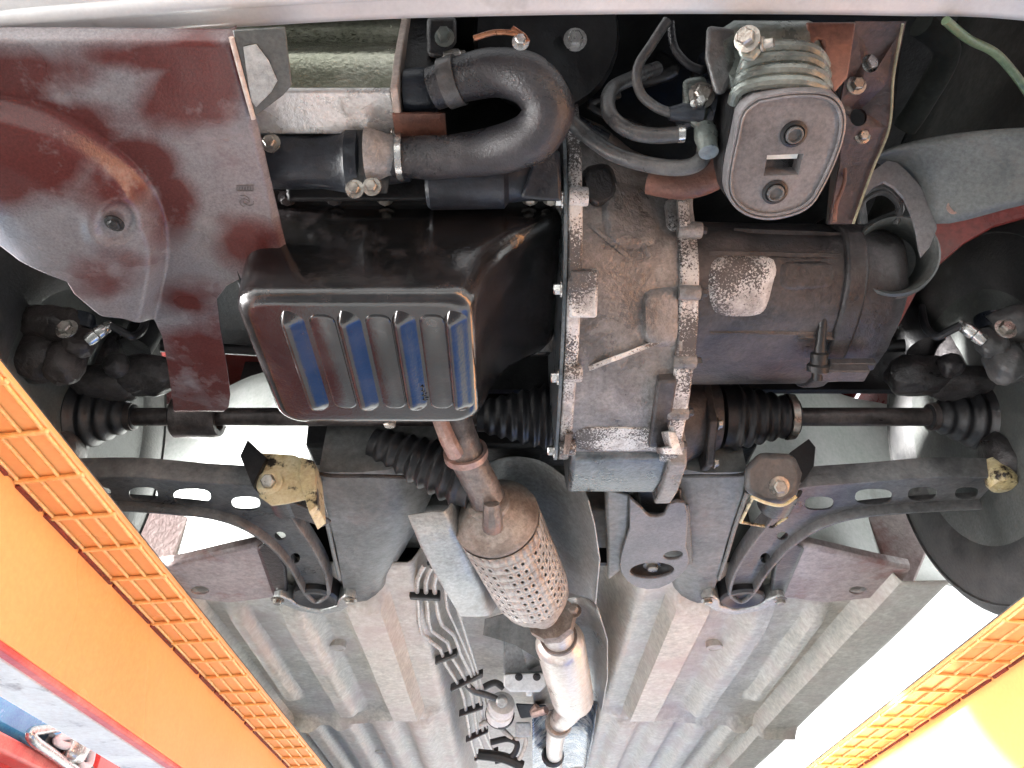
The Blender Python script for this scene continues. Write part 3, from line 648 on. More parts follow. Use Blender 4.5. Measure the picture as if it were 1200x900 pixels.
# ---- control arms
def arm(s):
    z = .566
    f = (lambda p: p) if s < 0 else mir
    out = [(60, 560), (150, 556), (230, 562), (300, 566), (326, 570), (342, 582), (338, 600), (352, 622), (370, 648), (382, 672), (386, 692), (372, 706), (357, 694), (342, 668), (318, 640), (288, 619), (250, 606), (200, 600), (140, 596), (60, 592)]
    o3 = smooth([PZ(x, y, z) for x, y in out] , 3)
    hol = []
    for cx, cy, a, b in ((116, 578, 14, 7), (168, 579, 17, 8), (225, 582, 22, 9), (288, 590, 17, 8)):
        hol.append([PZ(cx + a * math.copysign(abs(math.cos(q)) ** .7, math.cos(q)), cy + b * math.copysign(abs(math.sin(q)) ** .7, math.sin(q)), z) for q in [2 * math.pi * k / 18 for k in range(18)]])
    for cx, cy, a, b in ((328, 628, 7, 5), (346, 654, 6, 6)):
        hol.append([PZ(cx + a * math.cos(q), cy + b * math.sin(q), z) for q in [2 * math.pi * k / 12 for k in range(12)]])
    ar = part('control_arm', MB().holes([f(p) for p in o3], [[f(p) for p in h] for h in hol], (0, 0, .003)), 'armsteel', 'L-shaped pressed steel control arm with oval holes')
    fr = smooth([PZ(x, y, z - .012) for x, y in ((55, 560), (150, 558), (230, 564), (300, 569), (328, 576))], 4)
    bk = smooth([PZ(x, y, z - .012) for x, y in ((60, 594), (140, 597), (200, 601), (250, 607), (288, 620), (318, 641), (342, 669), (357, 695), (370, 706), (384, 698), (384, 684), (378, 664), (364, 640), (346, 614), (336, 600), (318, 590))], 4)
    for nm, pth, h in (('front_flange', fr, .028), ('rear_flange', bk, .024)):
        rows = []
        for k, p in enumerate(pth):
            a = pth[max(k - 1, 0)]; b = pth[min(k + 1, len(pth) - 1)]; t = (b - a).normalized(); q = t.cross(V((0, 0, 1))).normalized() * .0035
            rows.append([f(p + q + V((0, 0, h))), f(p + q + V((0, 0, 0))), f(p + q * .5 + V((0, 0, -.0022))), f(p - q * .5 + V((0, 0, -.0022))), f(p - q), f(p - q + V((0, 0, h)))])
        part(nm, MB().loft(rows), 'armsteel', parent=ar, ang=50)
    fb = PZ(335, 580, .575)
    part('front_bush', MB().lathe(f(fb) + V((0, -.03, 0)), (0, 1, 0), [(0, .012), (0, .022), (.004, .026), (.056, .026), (.06, .022), (.06, .012)], 26), 'frame', parent=ar)
    rb = PZ(370, 688, .572)
    part('rear_bush', MB().lathe(f(rb) + V((0, .012, -.020)), (0, 0, 1), [(.006, .016), (.0, .028), (.0, .036), (.004, .041), (.036, .041), (.04, .03)], 30), 'rubber', parent=ar)
    part('bush_clamp', MB().loft([[f(rb) + V((s * a * 1.15, b * 1.15 + .010, zz)) for a, b in ((-.062, -.012), (-.05, -.02), (-.036, .0), (-.03, .022), (0, .040), (.03, .022), (.036, .0), (.05, -.02), (.062, -.012), (.062, .004), (.048, .022), (.034, .04), (.0, .056), (-.034, .04), (-.048, .022), (-.062, .004))] for zz in (-.022, .008)]), 'heat', parent=ar, bev=.003)
    for a in (-.064, .064): hexbolt(f(rb) + V((a, .003, -.022)), DN, .008, .007, 'bolt', ar)
    # bracket holding the front bush
    if s < 0:
        br = part('arm_bracket', MB().holes([PY(x, y, .90) for x, y in ((296, 530), (345, 533), (362, 541), (364, 560), (358, 585), (335, 590), (318, 592), (304, 582), (300, 570))], [], (0, .003, 0)), 'cream', 'chipped cream-painted control arm bracket', bev=.001)
        part('bracket_ear', MB().prism([PY(x, y, .89) for x, y in ((281, 534), (290, 515), (312, 536), (300, 562), (297, 572))], (0, .05, .01)), 'dark', parent=br, bev=.001)
        part('bracket_side', MB().prism([PY(x, y, .897) for x, y in ((352, 535), (368, 540), (372, 592), (362, 600), (350, 560))], (.002, .05, 0)), 'cream', parent=br, bev=.001)
        hexbolt(PY(316, 566, .899), (0, -1, -.25), .010, .012, 'bolt', br)
        MB().lathe(PY(316, 566, .8985), (0, -1, -.15), [(0, .018), (.002, .018), (.003, .012)], 24).build('washer', 'cream', br)
        part('bracket_plate', MB().prism([PZ(x, y, .552) for x, y in ((340, 588), (368, 600), (388, 612), (378, 618), (350, 608), (330, 600))], (0, 0, .004)), 'frame', parent=br, bev=.001)
    else:
        br = part('arm_bracket', MB().loft([[PD(x, y, d) for x, y in ((872, 548), (890, 530), (930, 532), (940, 555), (934, 580), (918, 592), (895, 590), (872, 575))] for d in (1.0, 1.09)]), 'frame', 'dark grey rounded control arm bracket', bev=.008)
        part('bracket_ear', MB().prism([PY(x, y, .90) for x, y in ((926, 530), (948, 514), (956, 524), (954, 546), (940, 566), (928, 562))], (0, .04, .01)), 'dark', parent=br, bev=.001)
        part('bracket_edge', MB().tube([PD(x, y, .998) for x, y in ((880, 582), (900, 590), (918, 592), (933, 582))], .0022, 8), 'cream', parent=br)
        hexbolt(PD(913, 570, 1.0), CAMD, .009, .006, 'bolt', br)
        part('bracket_plate', MB().tube([PZ(x, y, .555) for x, y in ((882, 583), (868, 612), (905, 618), (922, 606))], .0025, 8, 1), 'cream', parent=br)
arm(-1); arm(1)

# ---- front rails (subframe legs)
def rail(s):
    f = (lambda p: p) if s < 0 else mir
    rings = []
    for y, x0, x1, zb in ((.93, -.275, -.10, .585), (.97, -.278, -.10, .572), (1.05, -.280, -.115, .567), (1.12, -.284, -.14, .566), (1.2, -.292, -.175, .566), (1.27, -.298, -.21, .566), (1.34, -.303, -.233, .562), (1.42, -.304, -.236, .555)):
        w_ = x1 - x0; pr = [(0, .09), (0, .02), (.0, .004), (.02, 0), (.35, -.001), (.55, .004), (.75, .018), (.92, .045), (1, .09)]
        rings.append([f(V((x0 + w_ * a, y, zb + b * (1 if a < .3 else (w_ / .17))))) for a, b in pr])
    r = part('chassis_rail', MB().loft(rings), 'sealgrey', 'grey underseal-coated chassis rail narrowing towards the floor', ang=40, jitter=.002)
    part('rail_edge', MB().tube([f(V((x, y, z))) for x, y, z in ((-.276, .93, .583), (-.25, .925, .575), (-.20, .927, .576), (-.15, .94, .582), (-.11, .962, .59))], .003, 8), 'brown' if s < 0 else 'frame', parent=r)
    part('rail_seam', MB().tube([f(V((x, y, z))) for x, y, z in ((-.279, .96, .570), (-.282, 1.05, .566), (-.290, 1.15, .565), (-.296, 1.24, .564))], .0035, 8), 'sealgrey', parent=r)
rail(-1); rail(1)
part('crossmember', MB().loft([[V((x, y, z)) for y, z in ((1.16, .63), (1.13, .64), (1.13, .75), (1.24, .75), (1.24, .62))] for x in (-.31, -.28, .34, .37)]), 'sealgrey', bev=.006)
part('lower_crossmember', MB().loft([[V((x, y, z)) for y, z in ((.985, .665), (.975, .70), (.975, .76), (1.05, .76), (1.05, .67))] for x in (-.32, .38)]), 'dark', bev=.006)

# ---- steering rack boots (dark bellows behind the sump)
part('rack_boot', boot(PD(440, 520, 1.12), PD(545, 560, 1.10) - PD(440, 520, 1.12), .022, .040, .15, 8, .007), 'rubber', 'black bellows behind the oil pan')

# ---- rear engine mount bracket
mz = .548
mb_ = part('rear_mount', MB().holes(smooth([PZ(x, y, mz) for x, y in ((738, 584), (752, 596), (762, 606), (778, 604), (784, 592), (803, 590), (806, 615), (804, 640), (808, 658), (796, 676), (772, 690), (745, 688), (728, 672), (728, 650), (738, 620))], 2), [ell(PZ(764, 669, mz), (1, 0, 0), (0, 1, 0), .036, .030, 22), ell(PZ(789, 651, mz), (1, 0, 0), (0, 1, 0), .015, .016, 14)], (0, 0, .006)), 'mountplate', 'grey bracket plate with a dished hole at the rear mount', bev=.0015)
part('mount_dish', MB().lathe(PZ(764, 669, mz + .004), (0, 0, 1), [(0, .036), (.012, .031), (.018, .022), (.019, .0)], 26, cap=False), 'frame', parent=mb_)
part('mount_side', MB().loft([[PZ(x, y, z) for x, y in ((708, 572), (740, 580), (736, 640), (727, 668), (712, 680))] for z in (.556, .64)]), 'sealgrey', parent=mb_, bev=.006)
part('mount_web', MB().loft([[PZ(x, y, z) for x, y in ((800, 590), (808, 592), (812, 660), (803, 664))] for z in (.552, .62)]), 'frame', parent=mb_, bev=.002)
hexbolt(PZ(764, 662, mz + .016), DN, .010, .008, 'bolt', mb_)
part('mount_rubber', MB().loft([[PZ(x, y, z) for x, y in ((745, 572), (800, 572), (798, 600), (750, 600))] for z in (.57, .64)]), 'dark', parent=mb_, bev=.004)

# ---- exhaust: down pipe, catalytic converter, resonator
ex = thing('x', (0, 0, 0), '', '') if False else None
e0, e1, e2, e3 = PD(525, 470, 1.02), PD(545, 530, 1.05), PD(572, 585, 1.085), PD(583, 608, 1.105)
dp = part('down_pipe', MB().tube([PD(515, 440, .99), e0, e1, e2], [.025, .0245, .0245, .0245], 24, 6), 'pipe', 'grey exhaust down pipe with a clamp', jitter=.0012)
ax = (e3 - e1).normalized()
part('pipe_strap', MB().tube([PD(515, 490, .985), PD(525, 515, .995), PD(534, 532, 1.012)], [.010, .011, .011], 10), 'pinksteel', parent=dp)
part('pipe_clamp', MB().lathe(PD(547, 532, 1.05) - ax * .006, (ax + V((-.25, 0, .1))), [(0, .0255), (0, .0305), (.010, .0305), (.010, .0255)], 28, cap=False), 'pinksteel', parent=dp)
part('clamp_tab', MB().box(PD(529, 539, 1.035), (.014, .006, .010)), 'pinksteel', parent=dp, bev=.001)
c0, c1 = PD(572, 588, 1.09), PD(634, 712, 1.345)
ca_ax = (c1 - c0).normalized(); CL = (c1 - c0).length
cat = part('catalytic_converter', MB().lathe(c0, ca_ax, [(-.006, .026), (-.003, .031), (.0, .031), (.006, .031), (.022, .050), (.034, .058), (.038, .0625), (.044, .064), (.050, .062), (.052, .0595), (CL - .055, .0595), (CL - .03, .05), (CL - .01, .034), (CL, .031), (CL + .02, .030)], 44), 'catrust', 'cylindrical catalytic converter in a perforated shield', jitter=.001)
# perforated shield: every hole is cut through
up = V((0, 0, 1)); nx = ca_ax.cross(up).normalized(); ny = ca_ax.cross(nx).normalized()
pb = MB(); RR = .0635; s0, s1 = .052, CL - .045
ncol, nrow = 32, 11
def cyl(a, s_):
    f = 1 - .28 * sstep(.80, 1.0, (s_ - s0) / (s1 - s0)) ** 2
    return c0 + ca_ax * s_ + (nx * math.cos(a) + ny * math.sin(a)) * RR * f
for i in range(ncol):
    for j in range(nrow):
        a0 = 2 * math.pi * i / ncol; a1 = 2 * math.pi * (i + 1) / ncol; t0 = s0 + (s1 - s0) * j / nrow; t1 = s0 + (s1 - s0) * (j + 1) / nrow
        band = (i % 9) in (0, 1, 2, 3, 5, 6, 7)
        if band and 1 <= j <= nrow - 2:
            ou = [(0, 0), (.5, 0), (1, 0), (1, .5), (1, 1), (.5, 1), (0, 1), (0, .5)]
            inn = [(.5 + (.21) * math.cos(q), .5 + .21 * math.sin(q)) for q in [math.radians(225 + 45 * k) for k in range(8)]]
            vs_ = [cyl(a0 + (a1 - a0) * u, t0 + (t1 - t0) * v) for u, v in ou + inn]
            pb.add(vs_, [(k, (k + 1) % 8, 8 + (k + 1) % 8, 8 + k) for k in range(8)])
        else: pb.add([cyl(a0, t0), cyl(a1, t0), cyl(a1, t1), cyl(a0, t1)], [(0, 1, 2, 3)])
part('perforated_cover', pb, 'cat', parent=cat, solid=.0012, ang=60)
part('inner_can', MB().lathe(c0 + ca_ax * .054, ca_ax, [(0, .0570), (CL - .113, .0570), (CL - .110, .047)], 40), 'dark', parent=cat)
part('weld_plate', MB().tube([PD(576, 590, 1.055), PD(577, 606, 1.062), PD(577, 618, 1.075)], [.011, .014, .015], 10), 'pipe', parent=cat)
# flange, resonator, tail pipe
f0 = PD(645, 722, 1.40)
part('exhaust_flange', MB().lathe(f0, ca_ax, [(0, .030), (0, .044), (.012, .046), (.02, .044), (.022, .03)], 10), 'catrust', parent=cat, jitter=.003)
for dx, dy in ((-28, 3), (20, 6), (28, -8)): hexbolt(PD(645 + dx, 724 + dy, 1.40), -ca_ax, .009, .014, 'catrust', cat)
g0, g1 = PD(652, 735, 1.44), PD(672, 822, 1.80)
ga = (g1 - g0).normalized(); GL = (g1 - g0).length
res = part('resonator', MB().lathe(g0, ga, [(0, .026), (.02, .028), (.05, .031), (.062, .042), (.07, .047), (.08, .049), (GL - .04, .049), (GL - .03, .0485), (GL - .025, .046), (GL, .032), (GL + .01, .03)], 36), 'resonator', 'pale steel resonator pipe')
part('resonator_collar', MB().lathe(g0 + ga * .045, ga, [(0, .03), (.0, .036), (.016, .036), (.016, .03)], 28), 'pipe', parent=res)
part('rear_pipe', MB().tube([PD(674, 824, 1.80), PD(664, 836, 1.86), PD(654, 850, 1.95), PD(650, 872, 2.15), PD(650, 896, 2.45), PD(650, 910, 2.8)], [.032, .030, .026, .024, .024, .024], 20, 5), 'resonator', parent=res)
part('pipe_joint', MB().lathe(PD(655, 846, 1.91), (PD(652, 858, 2.0) - PD(656, 842, 1.9)), [(0, .02), (0, .032), (.02, .034), (.03, .028)], 22), 'catrust', parent=res)
part('hanger', MB().tube([PD(640, 832, 1.88), PD(625, 836, 1.90), PD(630, 828, 1.9)], .010, 8), 'pinksteel', parent=res)
part('hanger_rubber', MB().lathe(PD(648, 884, 2.28), (0, 1, 0), [(0, .028), (.015, .034), (.03, .028)], 20), 'dark', parent=res)

# ---- heat shields
def trough(secs, n=5):
    return MB().grid([smooth([PD(*q) for q in s_], n) for s_ in secs])
ht = part('heat_shield', trough([
    [(478, 604, 1.06), (506, 600, 1.06), (522, 598, 1.06), (536, 578, 1.10), (556, 552, 1.16), (592, 536, 1.19), (632, 540, 1.17), (664, 560, 1.13), (682, 570, 1.09), (690, 588, 1.065)],
    [(492, 638, 1.12), (520, 636, 1.12), (540, 632, 1.13), (548, 622, 1.19), (566, 604, 1.26), (602, 592, 1.29), (640, 592, 1.26), (672, 600, 1.20), (690, 606, 1.14), (697, 616, 1.12)],
    [(512, 676, 1.20), (536, 674, 1.20), (556, 668, 1.21), (566, 660, 1.27), (580, 648, 1.34), (612, 640, 1.36), (648, 640, 1.33), (676, 646, 1.27), (695, 650, 1.21), (703, 656, 1.19)],
    [(540, 722, 1.31), (560, 722, 1.31), (574, 720, 1.32), (584, 708, 1.36), (598, 698, 1.42), (626, 694, 1.45), (656, 692, 1.42), (680, 698, 1.36), (694, 702, 1.30), (698, 708, 1.29)]]), 'heat', 'folded grey heat shield round the catalytic converter', solid=.0018, ang=40)
part('rear_heat_shield', trough([
    [(600, 716, 1.50), (640, 706, 1.52), (676, 700, 1.50), (692, 704, 1.42), (700, 712, 1.40)],
    [(606, 742, 1.62), (650, 738, 1.66), (690, 734, 1.62), (706, 738, 1.54), (712, 750, 1.52)],
    [(620, 790, 1.80), (660, 784, 1.84), (694, 782, 1.80), (706, 786, 1.72), (712, 796, 1.70)],
    [(626, 826, 1.98), (660, 822, 2.02), (688, 820, 1.98), (700, 822, 1.92), (705, 834, 1.90)]]), 'heat', 'long heat shield over the resonator', solid=.0018, ang=40)
part('tail_heat_shield', trough([
    [(624, 838, 1.98), (640, 834, 2.06), (668, 826, 2.1), (692, 820, 2.02), (700, 826, 1.96)],
    [(624, 870, 2.16), (642, 868, 2.26), (668, 864, 2.3), (688, 860, 2.22), (694, 868, 2.16)],
    [(624, 905, 2.5), (642, 903, 2.56), (664, 900, 2.6), (682, 898, 2.5), (686, 904, 2.48)]]), 'blueshield', 'bluish splashed heat shield round the rear pipe', solid=.0018, ang=40)
part('shield_fold', MB().holes([PD(x, y, 1.50) for x, y in ((568, 726), (604, 716), (640, 745), (636, 776), (604, 756), (566, 744))], [], (0, .002, .002)), 'sealgrey', 'grey folded tab above the resonator')

# ---- floor pan
def floor():
    rows = []
    ys = [1.22 + 2.9 * i / 150 for i in range(151)]
    xs = [-.68 + 1.42 * j / 190 for j in range(191)]
    for y in ys:
        row = []
        for x in xs:
            a = abs(x - XC)                      # distance from the car's centre line
            z = .585
            tun = sstep(.205, .165, a) if False else 1 - sstep(.15, .21, a)
            z += .10 * tun
            front = 1 - sstep(2.05, 2.09, y)
            back = sstep(2.12, 2.16, y)
            # box rail
            z -= .036 * front * sstep(.256, .268, a) * (1 - sstep(.329, .336, a)) * sstep(1.30, 1.36, y)
            # raised outer panel with a crisp edge
            z -= .026 * front * sstep(.400, .440, a) * (1 - sstep(.464, .472, a)) * sstep(1.3, 1.5, y)
            z += .010 * front * sstep(.345, .36, a) * (1 - sstep(.40, .44, a))
            z -= .026 * front * math.exp(-((a - (.555 + .02 * (y - 1.5))) / .018) ** 4) * sstep(1.36, 1.44, y) * (1 - sstep(1.90, 2.0, y))
            # seam
            z -= .020 * math.exp(-((y - 2.10 + .05 * math.cos(a * 5)) / .018) ** 2) * sstep(.2, .24, a)
            # rear ribs
            for c, w_ in ((.275, .030), (.375, .028), (.475, .028), (.570, .024)):
                z -= .024 * back * math.exp(-((a - c) / w_) ** 4)
            z -= .035 * sstep(.605, .63, a)
            z -= .05 * (1 - sstep(1.22, 1.27, y)) * 0
            z += .0025 * noise.noise(V((x * 6, y * 4, 0)))
            row.append(V((x, y, z)))
        rows.append(row)
    return MB().grid(rows)
fp = part('floor_pan', floor(), 'underseal', 'pale underseal-coated floor pan with pressed ribs', solid=.002, ang=45)
for x, y in ((-.37, 1.62), (.43, 1.62), (-.40, 2.5)):
    MB().lathe((x, y, .585 if abs(x) > .3 else .582), DN, [(-.02, .018), (.004, .018), (.006, .014), (.004, .012), (.004, .0)], 22).build('drain_plug', 'underseal', fp)
def outrigger(s):
    f = (lambda p: p) if s < 0 else mir
    o = [PZ(x, y, .566) for x, y in ((176, 668), (240, 655), (308, 640), (332, 660), (336, 690), (318, 700), (270, 706), (215, 700), (190, 690))]
    hl = [PZ(234 + 11 * math.cos(q), 692 + 5 * math.sin(q), .566) for q in [2 * math.pi * k / 16 for k in range(16)]]
    og = part('outrigger', MB().holes([f(p) for p in o], [[f(p) for p in hl]], (0, 0, .004)), 'pinkpan', 'pinkish front end of the sill with a drain hole')
    rows = []
    for x, y in ((176, 668), (208, 662), (240, 655), (275, 647), (308, 640)):
        p = PZ(x, y, .566); rows.append([f(p), f(p + V((0, -.006, .006))), f(p + V((0, -.006, .016))), f(p + V((0, .02, .02)))])
    part('outrigger_lip', MB().grid(rows), 'pinkpan', parent=og, solid=.002)
    part('outrigger_end', MB().loft([[f(PZ(x, y, z)) for x, y in ((300, 642), (318, 632), (336, 664), (338, 700), (322, 704))] for z in (.562, .63)]), 'brown' if s < 0 else 'frame', parent=og, bev=.006)
    part('sill', MB().loft([[f(V((x, y, z))) for x, z in ((-.61, .585), (-.615, .556), (-.635, .556), (-.65, .575), (-.77, .742), (-.77, .76), (-.60, .70))] for y in (1.27, 2.0, 2.9)]), 'pinkpan', parent=fp, bev=.004)
outrigger(-1); outrigger(1)

# ---- pipes along the tunnel
lines = [
 [(498, 662), (489, 680), (490, 712), (494, 742), (516, 760), (522, 778), (540, 806), (546, 830), (552, 868), (560, 892)],
 [(506, 664), (499, 682), (501, 712), (505, 738), (524, 752), (531, 772), (549, 802), (556, 830), (560, 862), (572, 890)],
 [(514, 668), (509, 684), (512, 712), (518, 732), (532, 744), (540, 766), (556, 798), (564, 826), (566, 856), (580, 884)],
 [(522, 690), (524, 712), (532, 730), (552, 776), (560, 806), (566, 840), (576, 868)],
 [(536, 712), (546, 744), (556, 776), (566, 808), (572, 838)]]
lz = lambda y: .565 + .02 * sstep(660, 760, y)
lt = None
for i, l in enumerate(lines):
    o = part('brake_pipe', MB().tube([PZ(x, y, .585) for x, y in l], .0046 if i < 3 else .0032, 8, 2), 'linegrey', 'bent metal fluid pipe running along the tunnel' if i == 0 else None)
    lt = lt or o
for x0, y0, x1, y1 in ((480, 698, 516, 700), (510, 776, 536, 766), (528, 808, 566, 790), (538, 838, 566, 828), (546, 868, 572, 856), (556, 890, 584, 880)):
    a, b = PZ(x0, y0, .58), PZ(x1, y1, .58)
    part('pipe_clip', MB().loft([[p + V((0, dy, dz)) for dy, dz in ((-.008, -.006), (.008, -.006), (.008, .012), (-.008, .012))] for p in (a, b)]), 'dark', parent=lt, bev=.003)

# ---- tunnel parts: grey box, round filter, clutter
bx = part('tunnel_box', MB().loft([[PD(x, y, d) for x, y in ((590, 748), (640, 748), (642, 788), (590, 790))] for d in (1.78, 1.84)]), 'greyplastic', 'grey box in the tunnel with a white front', bev=.004)
part('box_front', MB().loft([[PD(x, y, d) for x, y in ((590, 790), (640, 788), (640, 804), (632, 811), (598, 811), (590, 804))] for d in (1.74, 1.80)]), 'whiteplastic', parent=bx, bev=.004)
for x in (608, 629): hexbolt(PD(x, 793, 1.74), CAMD, .006, .003, 'dark', bx)
part('box_peg', MB().lathe(PD(620, 812, 1.76), (0, 0, -1), [(0, .008), (.006, .007), (.008, 0)], 10), 'whiteplastic', parent=bx)
ff = part('fuel_filter', MB().lathe(PD(588, 826, 1.90), PD(583, 846, 1.95) - PD(588, 826, 1.90), [(-.012, .018), (-.010, .030), (0, .034), (.012, .034), (.014, .030), (.02, .030), (.022, .034), (.05, .034), (.056, .026)], 26), 'whiteplastic', 'round pale filter among the pipes')
part('filter_strap', MB().lathe(PD(586, 836, 1.93), PD(583, 846, 1.95) - PD(588, 826, 1.90), [(0, .030), (0, .037), (.010, .037), (.010, .03)], 26, cap=False), 'dark', parent=ff)
part('filter_knob', MB().lathe(PD(588, 822, 1.86), CAMD, [(-.01, .014), (.004, .014), (.008, .010)], 14), 'heat', parent=ff)
part('filter_pipe', MB().tube([PD(588, 822, 1.87), PD(572, 815, 1.86), PD(556, 810, 1.85), PD(545, 800, 1.84)], .008, 10), 'frame', parent=ff)
part('tunnel_block', MB().loft([[PD(x, y, d) for x, y in ((604, 846), (622, 846), (622, 864), (604, 864))] for d in (1.95, 2.05)]), 'greyplastic', 'small grey block beside the filter', bev=.006)
part('tunnel_bracket', MB().loft([[PD(x, y, d) for x, y in ((604, 824), (640, 826), (642, 838), (610, 842))] for d in (1.95, 2.0)]), 'darkblue', 'dark bracket above the exhaust joint', bev=.004)
for pts, r, m in (([(566, 806), (580, 800), (590, 806)], .009, 'frame'), ([(575, 870), (595, 866), (606, 872), (600, 886), (580, 892)], .008, 'dark'), ([(600, 868), (616, 864), (612, 884), (604, 893)], .006, 'linegrey'), ([(560, 884), (590, 888), (612, 898)], .014, 'dark'), ([(562, 850), (575, 846), (590, 856), (600, 866)], .007, 'linegrey')):
    part('tunnel_cable', MB().tube([PD(x, y, 2.05) for x, y in pts], r, 10), m)

# ---- front engine mount with its oval cover plate
n_ = V((0, -.22, -1)).normalized(); p_ = PZ(915, 180, .575)
pp = lambda x, y, k=0: PP(x, y, p_, n_) + n_ * k
out = smooth([pp(x, y) for x, y in ((886, 113), (925, 106), (964, 106), (984, 116), (992, 138), (986, 172), (966, 218), (945, 246), (905, 258), (872, 252), (853, 232), (851, 205), (860, 160), (868, 128), (886, 113))], 4)[:-1]
wn = [pp(x, y) for x, y in ((899, 182), (942, 180), (936, 205), (895, 206))]
cen = sum(out, V()) / len(out)
def shrink(loop, f, k): return [cen + (p - cen) * f + n_ * k for p in loop]
em = part('engine_mount', MB().loft([shrink(out, .99, -.05), shrink(out, 1.0, -.012), shrink(out, 1.0, -.002), shrink(out, .985, .0015), shrink(out, .955, .002), shrink(out, .93, -.001)], cap1=False), 'mountplate', 'front engine mount with a rounded grey cover plate', ang=50)
part('cover_plate', MB().holes(shrink(out, .945, -.0008), [wn], n_ * -.004), 'mountplate', parent=em)
part('plate_rim', MB().tube([q for q in shrink(out, .91, .001)] + [shrink(out, .91, .001)[0]], .0014, 6, 1), 'mountplate', parent=em)
wb = [p - n_ * .014 for p in wn]; wc = sum(wb, V()) / 4
part('window_frame', MB().loft([wn, [wc + (p - wc) * .86 for p in wb]], cap0=False), 'mountplate', parent=em)
part('window_step', MB().prism([pp(901, 183, -.006), pp(938, 182, -.006), pp(936, 189, -.006), pp(900, 190, -.006)], n_ * -.004), 'wheelhouse', parent=em)
for x, y in ((930, 157), (908, 225)):
    MB().lathe(pp(x, y, -.001), n_, [(0, .0115), (.002, .0115), (.003, .009), (.001, .0085)], 26, ).build('bolt_cup', 'dark', em)
    MB().lathe(pp(x, y, .001), n_, [(0, .0075), (.003, .0075), (.004, .006), (.0015, .005), (.0012, .0)], 20).build('bolt', 'frame', em)
mt = part('mount_rubber', MB().loft([shrink(out, 1.02, -.014), shrink(out, 1.04, -.03), shrink(out, .98, -.06), shrink(out, .9, -.09)]), 'dark', parent=em, ang=50)
# bracket cylinder behind the plate
part('mount_housing', MB().loft([[PD(x, y, d) for x, y in ((832, 42), (860, 24), (960, 24), (972, 100), (950, 120), (880, 122), (842, 95))] for d in (.66, .76)]), 'greensteel', parent=em, bev=.010)
for k, (y, m) in enumerate(((58, 'greensteel'), (70, 'greensteel'), (84, 'greensteel'), (98, 'greensteel'))):
    q = 4 * k
    part('housing_ridge', MB().tube([PD(872 - q, y + 22, .66), PD(880 - q, y + 6, .648), PD(902, y - 2, .642), (PD(940, y - 2, .642)), PD(958 + q * .4, y + 6, .648), PD(966 + q * .3, y + 20, .66)], .0058, 10), m, parent=em)
lug = part('mount_lug', MB().loft([[PD(x, y, d) for x, y in ((862, 52), (876, 36), (892, 44), (896, 56), (884, 72), (868, 70))] for d in (.62, .65)]), 'greensteel', parent=em, bev=.003)
hexbolt(PD(876, 46, .618), V((-.5, -.6, -.6)), .007, .010, 'bolt', em)
hexbolt(PD(893, 52, .622), V((.8, -.4, -.4)), .004, .008, 'bolt', em)
part('side_arm', MB().loft([[PD(x, y, d) for x, y in ((828, 30), (866, 34), (868, 70), (850, 110), (838, 112), (826, 70))] for d in (.66, .70)]), 'frame', parent=em, bev=.010)

# ---- rusty bracket, chassis leg with holes
rb_ = part('rusty_bracket', MB().holes([PD(x, y, .66) for x, y in ((945, 25), (1004, 25), (994, 90), (975, 112), (950, 100))], [[PD(960 + 7 * math.cos(q), 62 + 17 * math.sin(q), .66) for q in [2 * math.pi * k / 16 for k in range(16)]]], V((0, CP, SP)) * .006), 'rust', 'rusty bracket beside the engine mount', bev=.002)
leg = part('chassis_leg', MB().holes([PD(x, y, d) for x, y, d in ((1002, 25, .665), (1062, 25, .665), (1048, 90, .70), (1042, 150, .73), (1022, 200, .76), (1000, 262, .79), (972, 262, .79), (985, 190, .755), (985, 120, .715))],
    [[PD(1020 + 10 * math.cos(q), 74 + 11 * math.sin(q), .69) for q in [2 * math.pi * k / 16 for k in range(16)]], [PD(1006 + 10 * math.cos(q), 137 + 11 * math.sin(q), .725) for q in [2 * math.pi * k / 16 for k in range(16)]]], V((0, CP, SP)) * .004), 'rustdark', 'dark rusty chassis leg with round holes')
part('leg_back', MB().loft([[PD(x, y, d) for x, y in ((990, 25), (1060, 25), (1046, 150), (1000, 262), (968, 262))] for d in (.815, .83)]), 'dark', parent=leg)
hexbolt(PD(1021, 75, .70), CAMD, .009, .008, 'steel', leg)
hexbolt(PD(1003, 100, .70), CAMD, .006, .006, 'bolt', leg)
hexbolt(PD(1010, 160, .735), CAMD, .005, .005, 'bolt', leg)
part('leg_flange', MB().tube([PD(x, y, d - .004) for x, y, d in ((1058, 28, .665), (1047, 90, .70), (1042, 150, .73), (1022, 200, .76), (1000, 262, .79))], .0013, 8), 'yellowwire', parent=leg)
part('leg_lip', MB().tube([PD(x, y, .76) for x, y in ((987, 175), (990, 210), (980, 240), (978, 260))], .002, 8), 'rust', parent=leg)

# ---- hoses and wires in the engine bay
def hose(pts, r, m, label=None, n=12): return part('hose', MB().tube([PD(*p) for p in pts], r, n, 6), m, label)
hose([(640, 118, .76), (668, 142, .75), (715, 178, .735), (765, 194, .72), (805, 196, .71), (824, 184, .71), (826, 160, .72)], .0075, 'greyhose', 'grey rubber hose sagging below the bay')
h2 = hose([(800, 157, .705), (765, 159, .705), (735, 152, .71), (714, 132, .72), (716, 106, .74), (740, 92, .77), (770, 80, .80)], .0072, 'greyhose', 'rubber hose bent back with a clear tip')
part('hose_tip', MB().lathe(PD(794, 157, .705), (1, -.05, .02), [(0, .0074), (0, .0082), (.006, .0082), (.007, .006), (.002, .005)], 16), 'steel', parent=h2)
hose([(782, 24, .70), (765, 50, .70), (747, 80, .70), (750, 108, .70), (768, 125, .70), (788, 133, .70)], .0045, 'greyhose', 'thin hose looping down from the bumper')
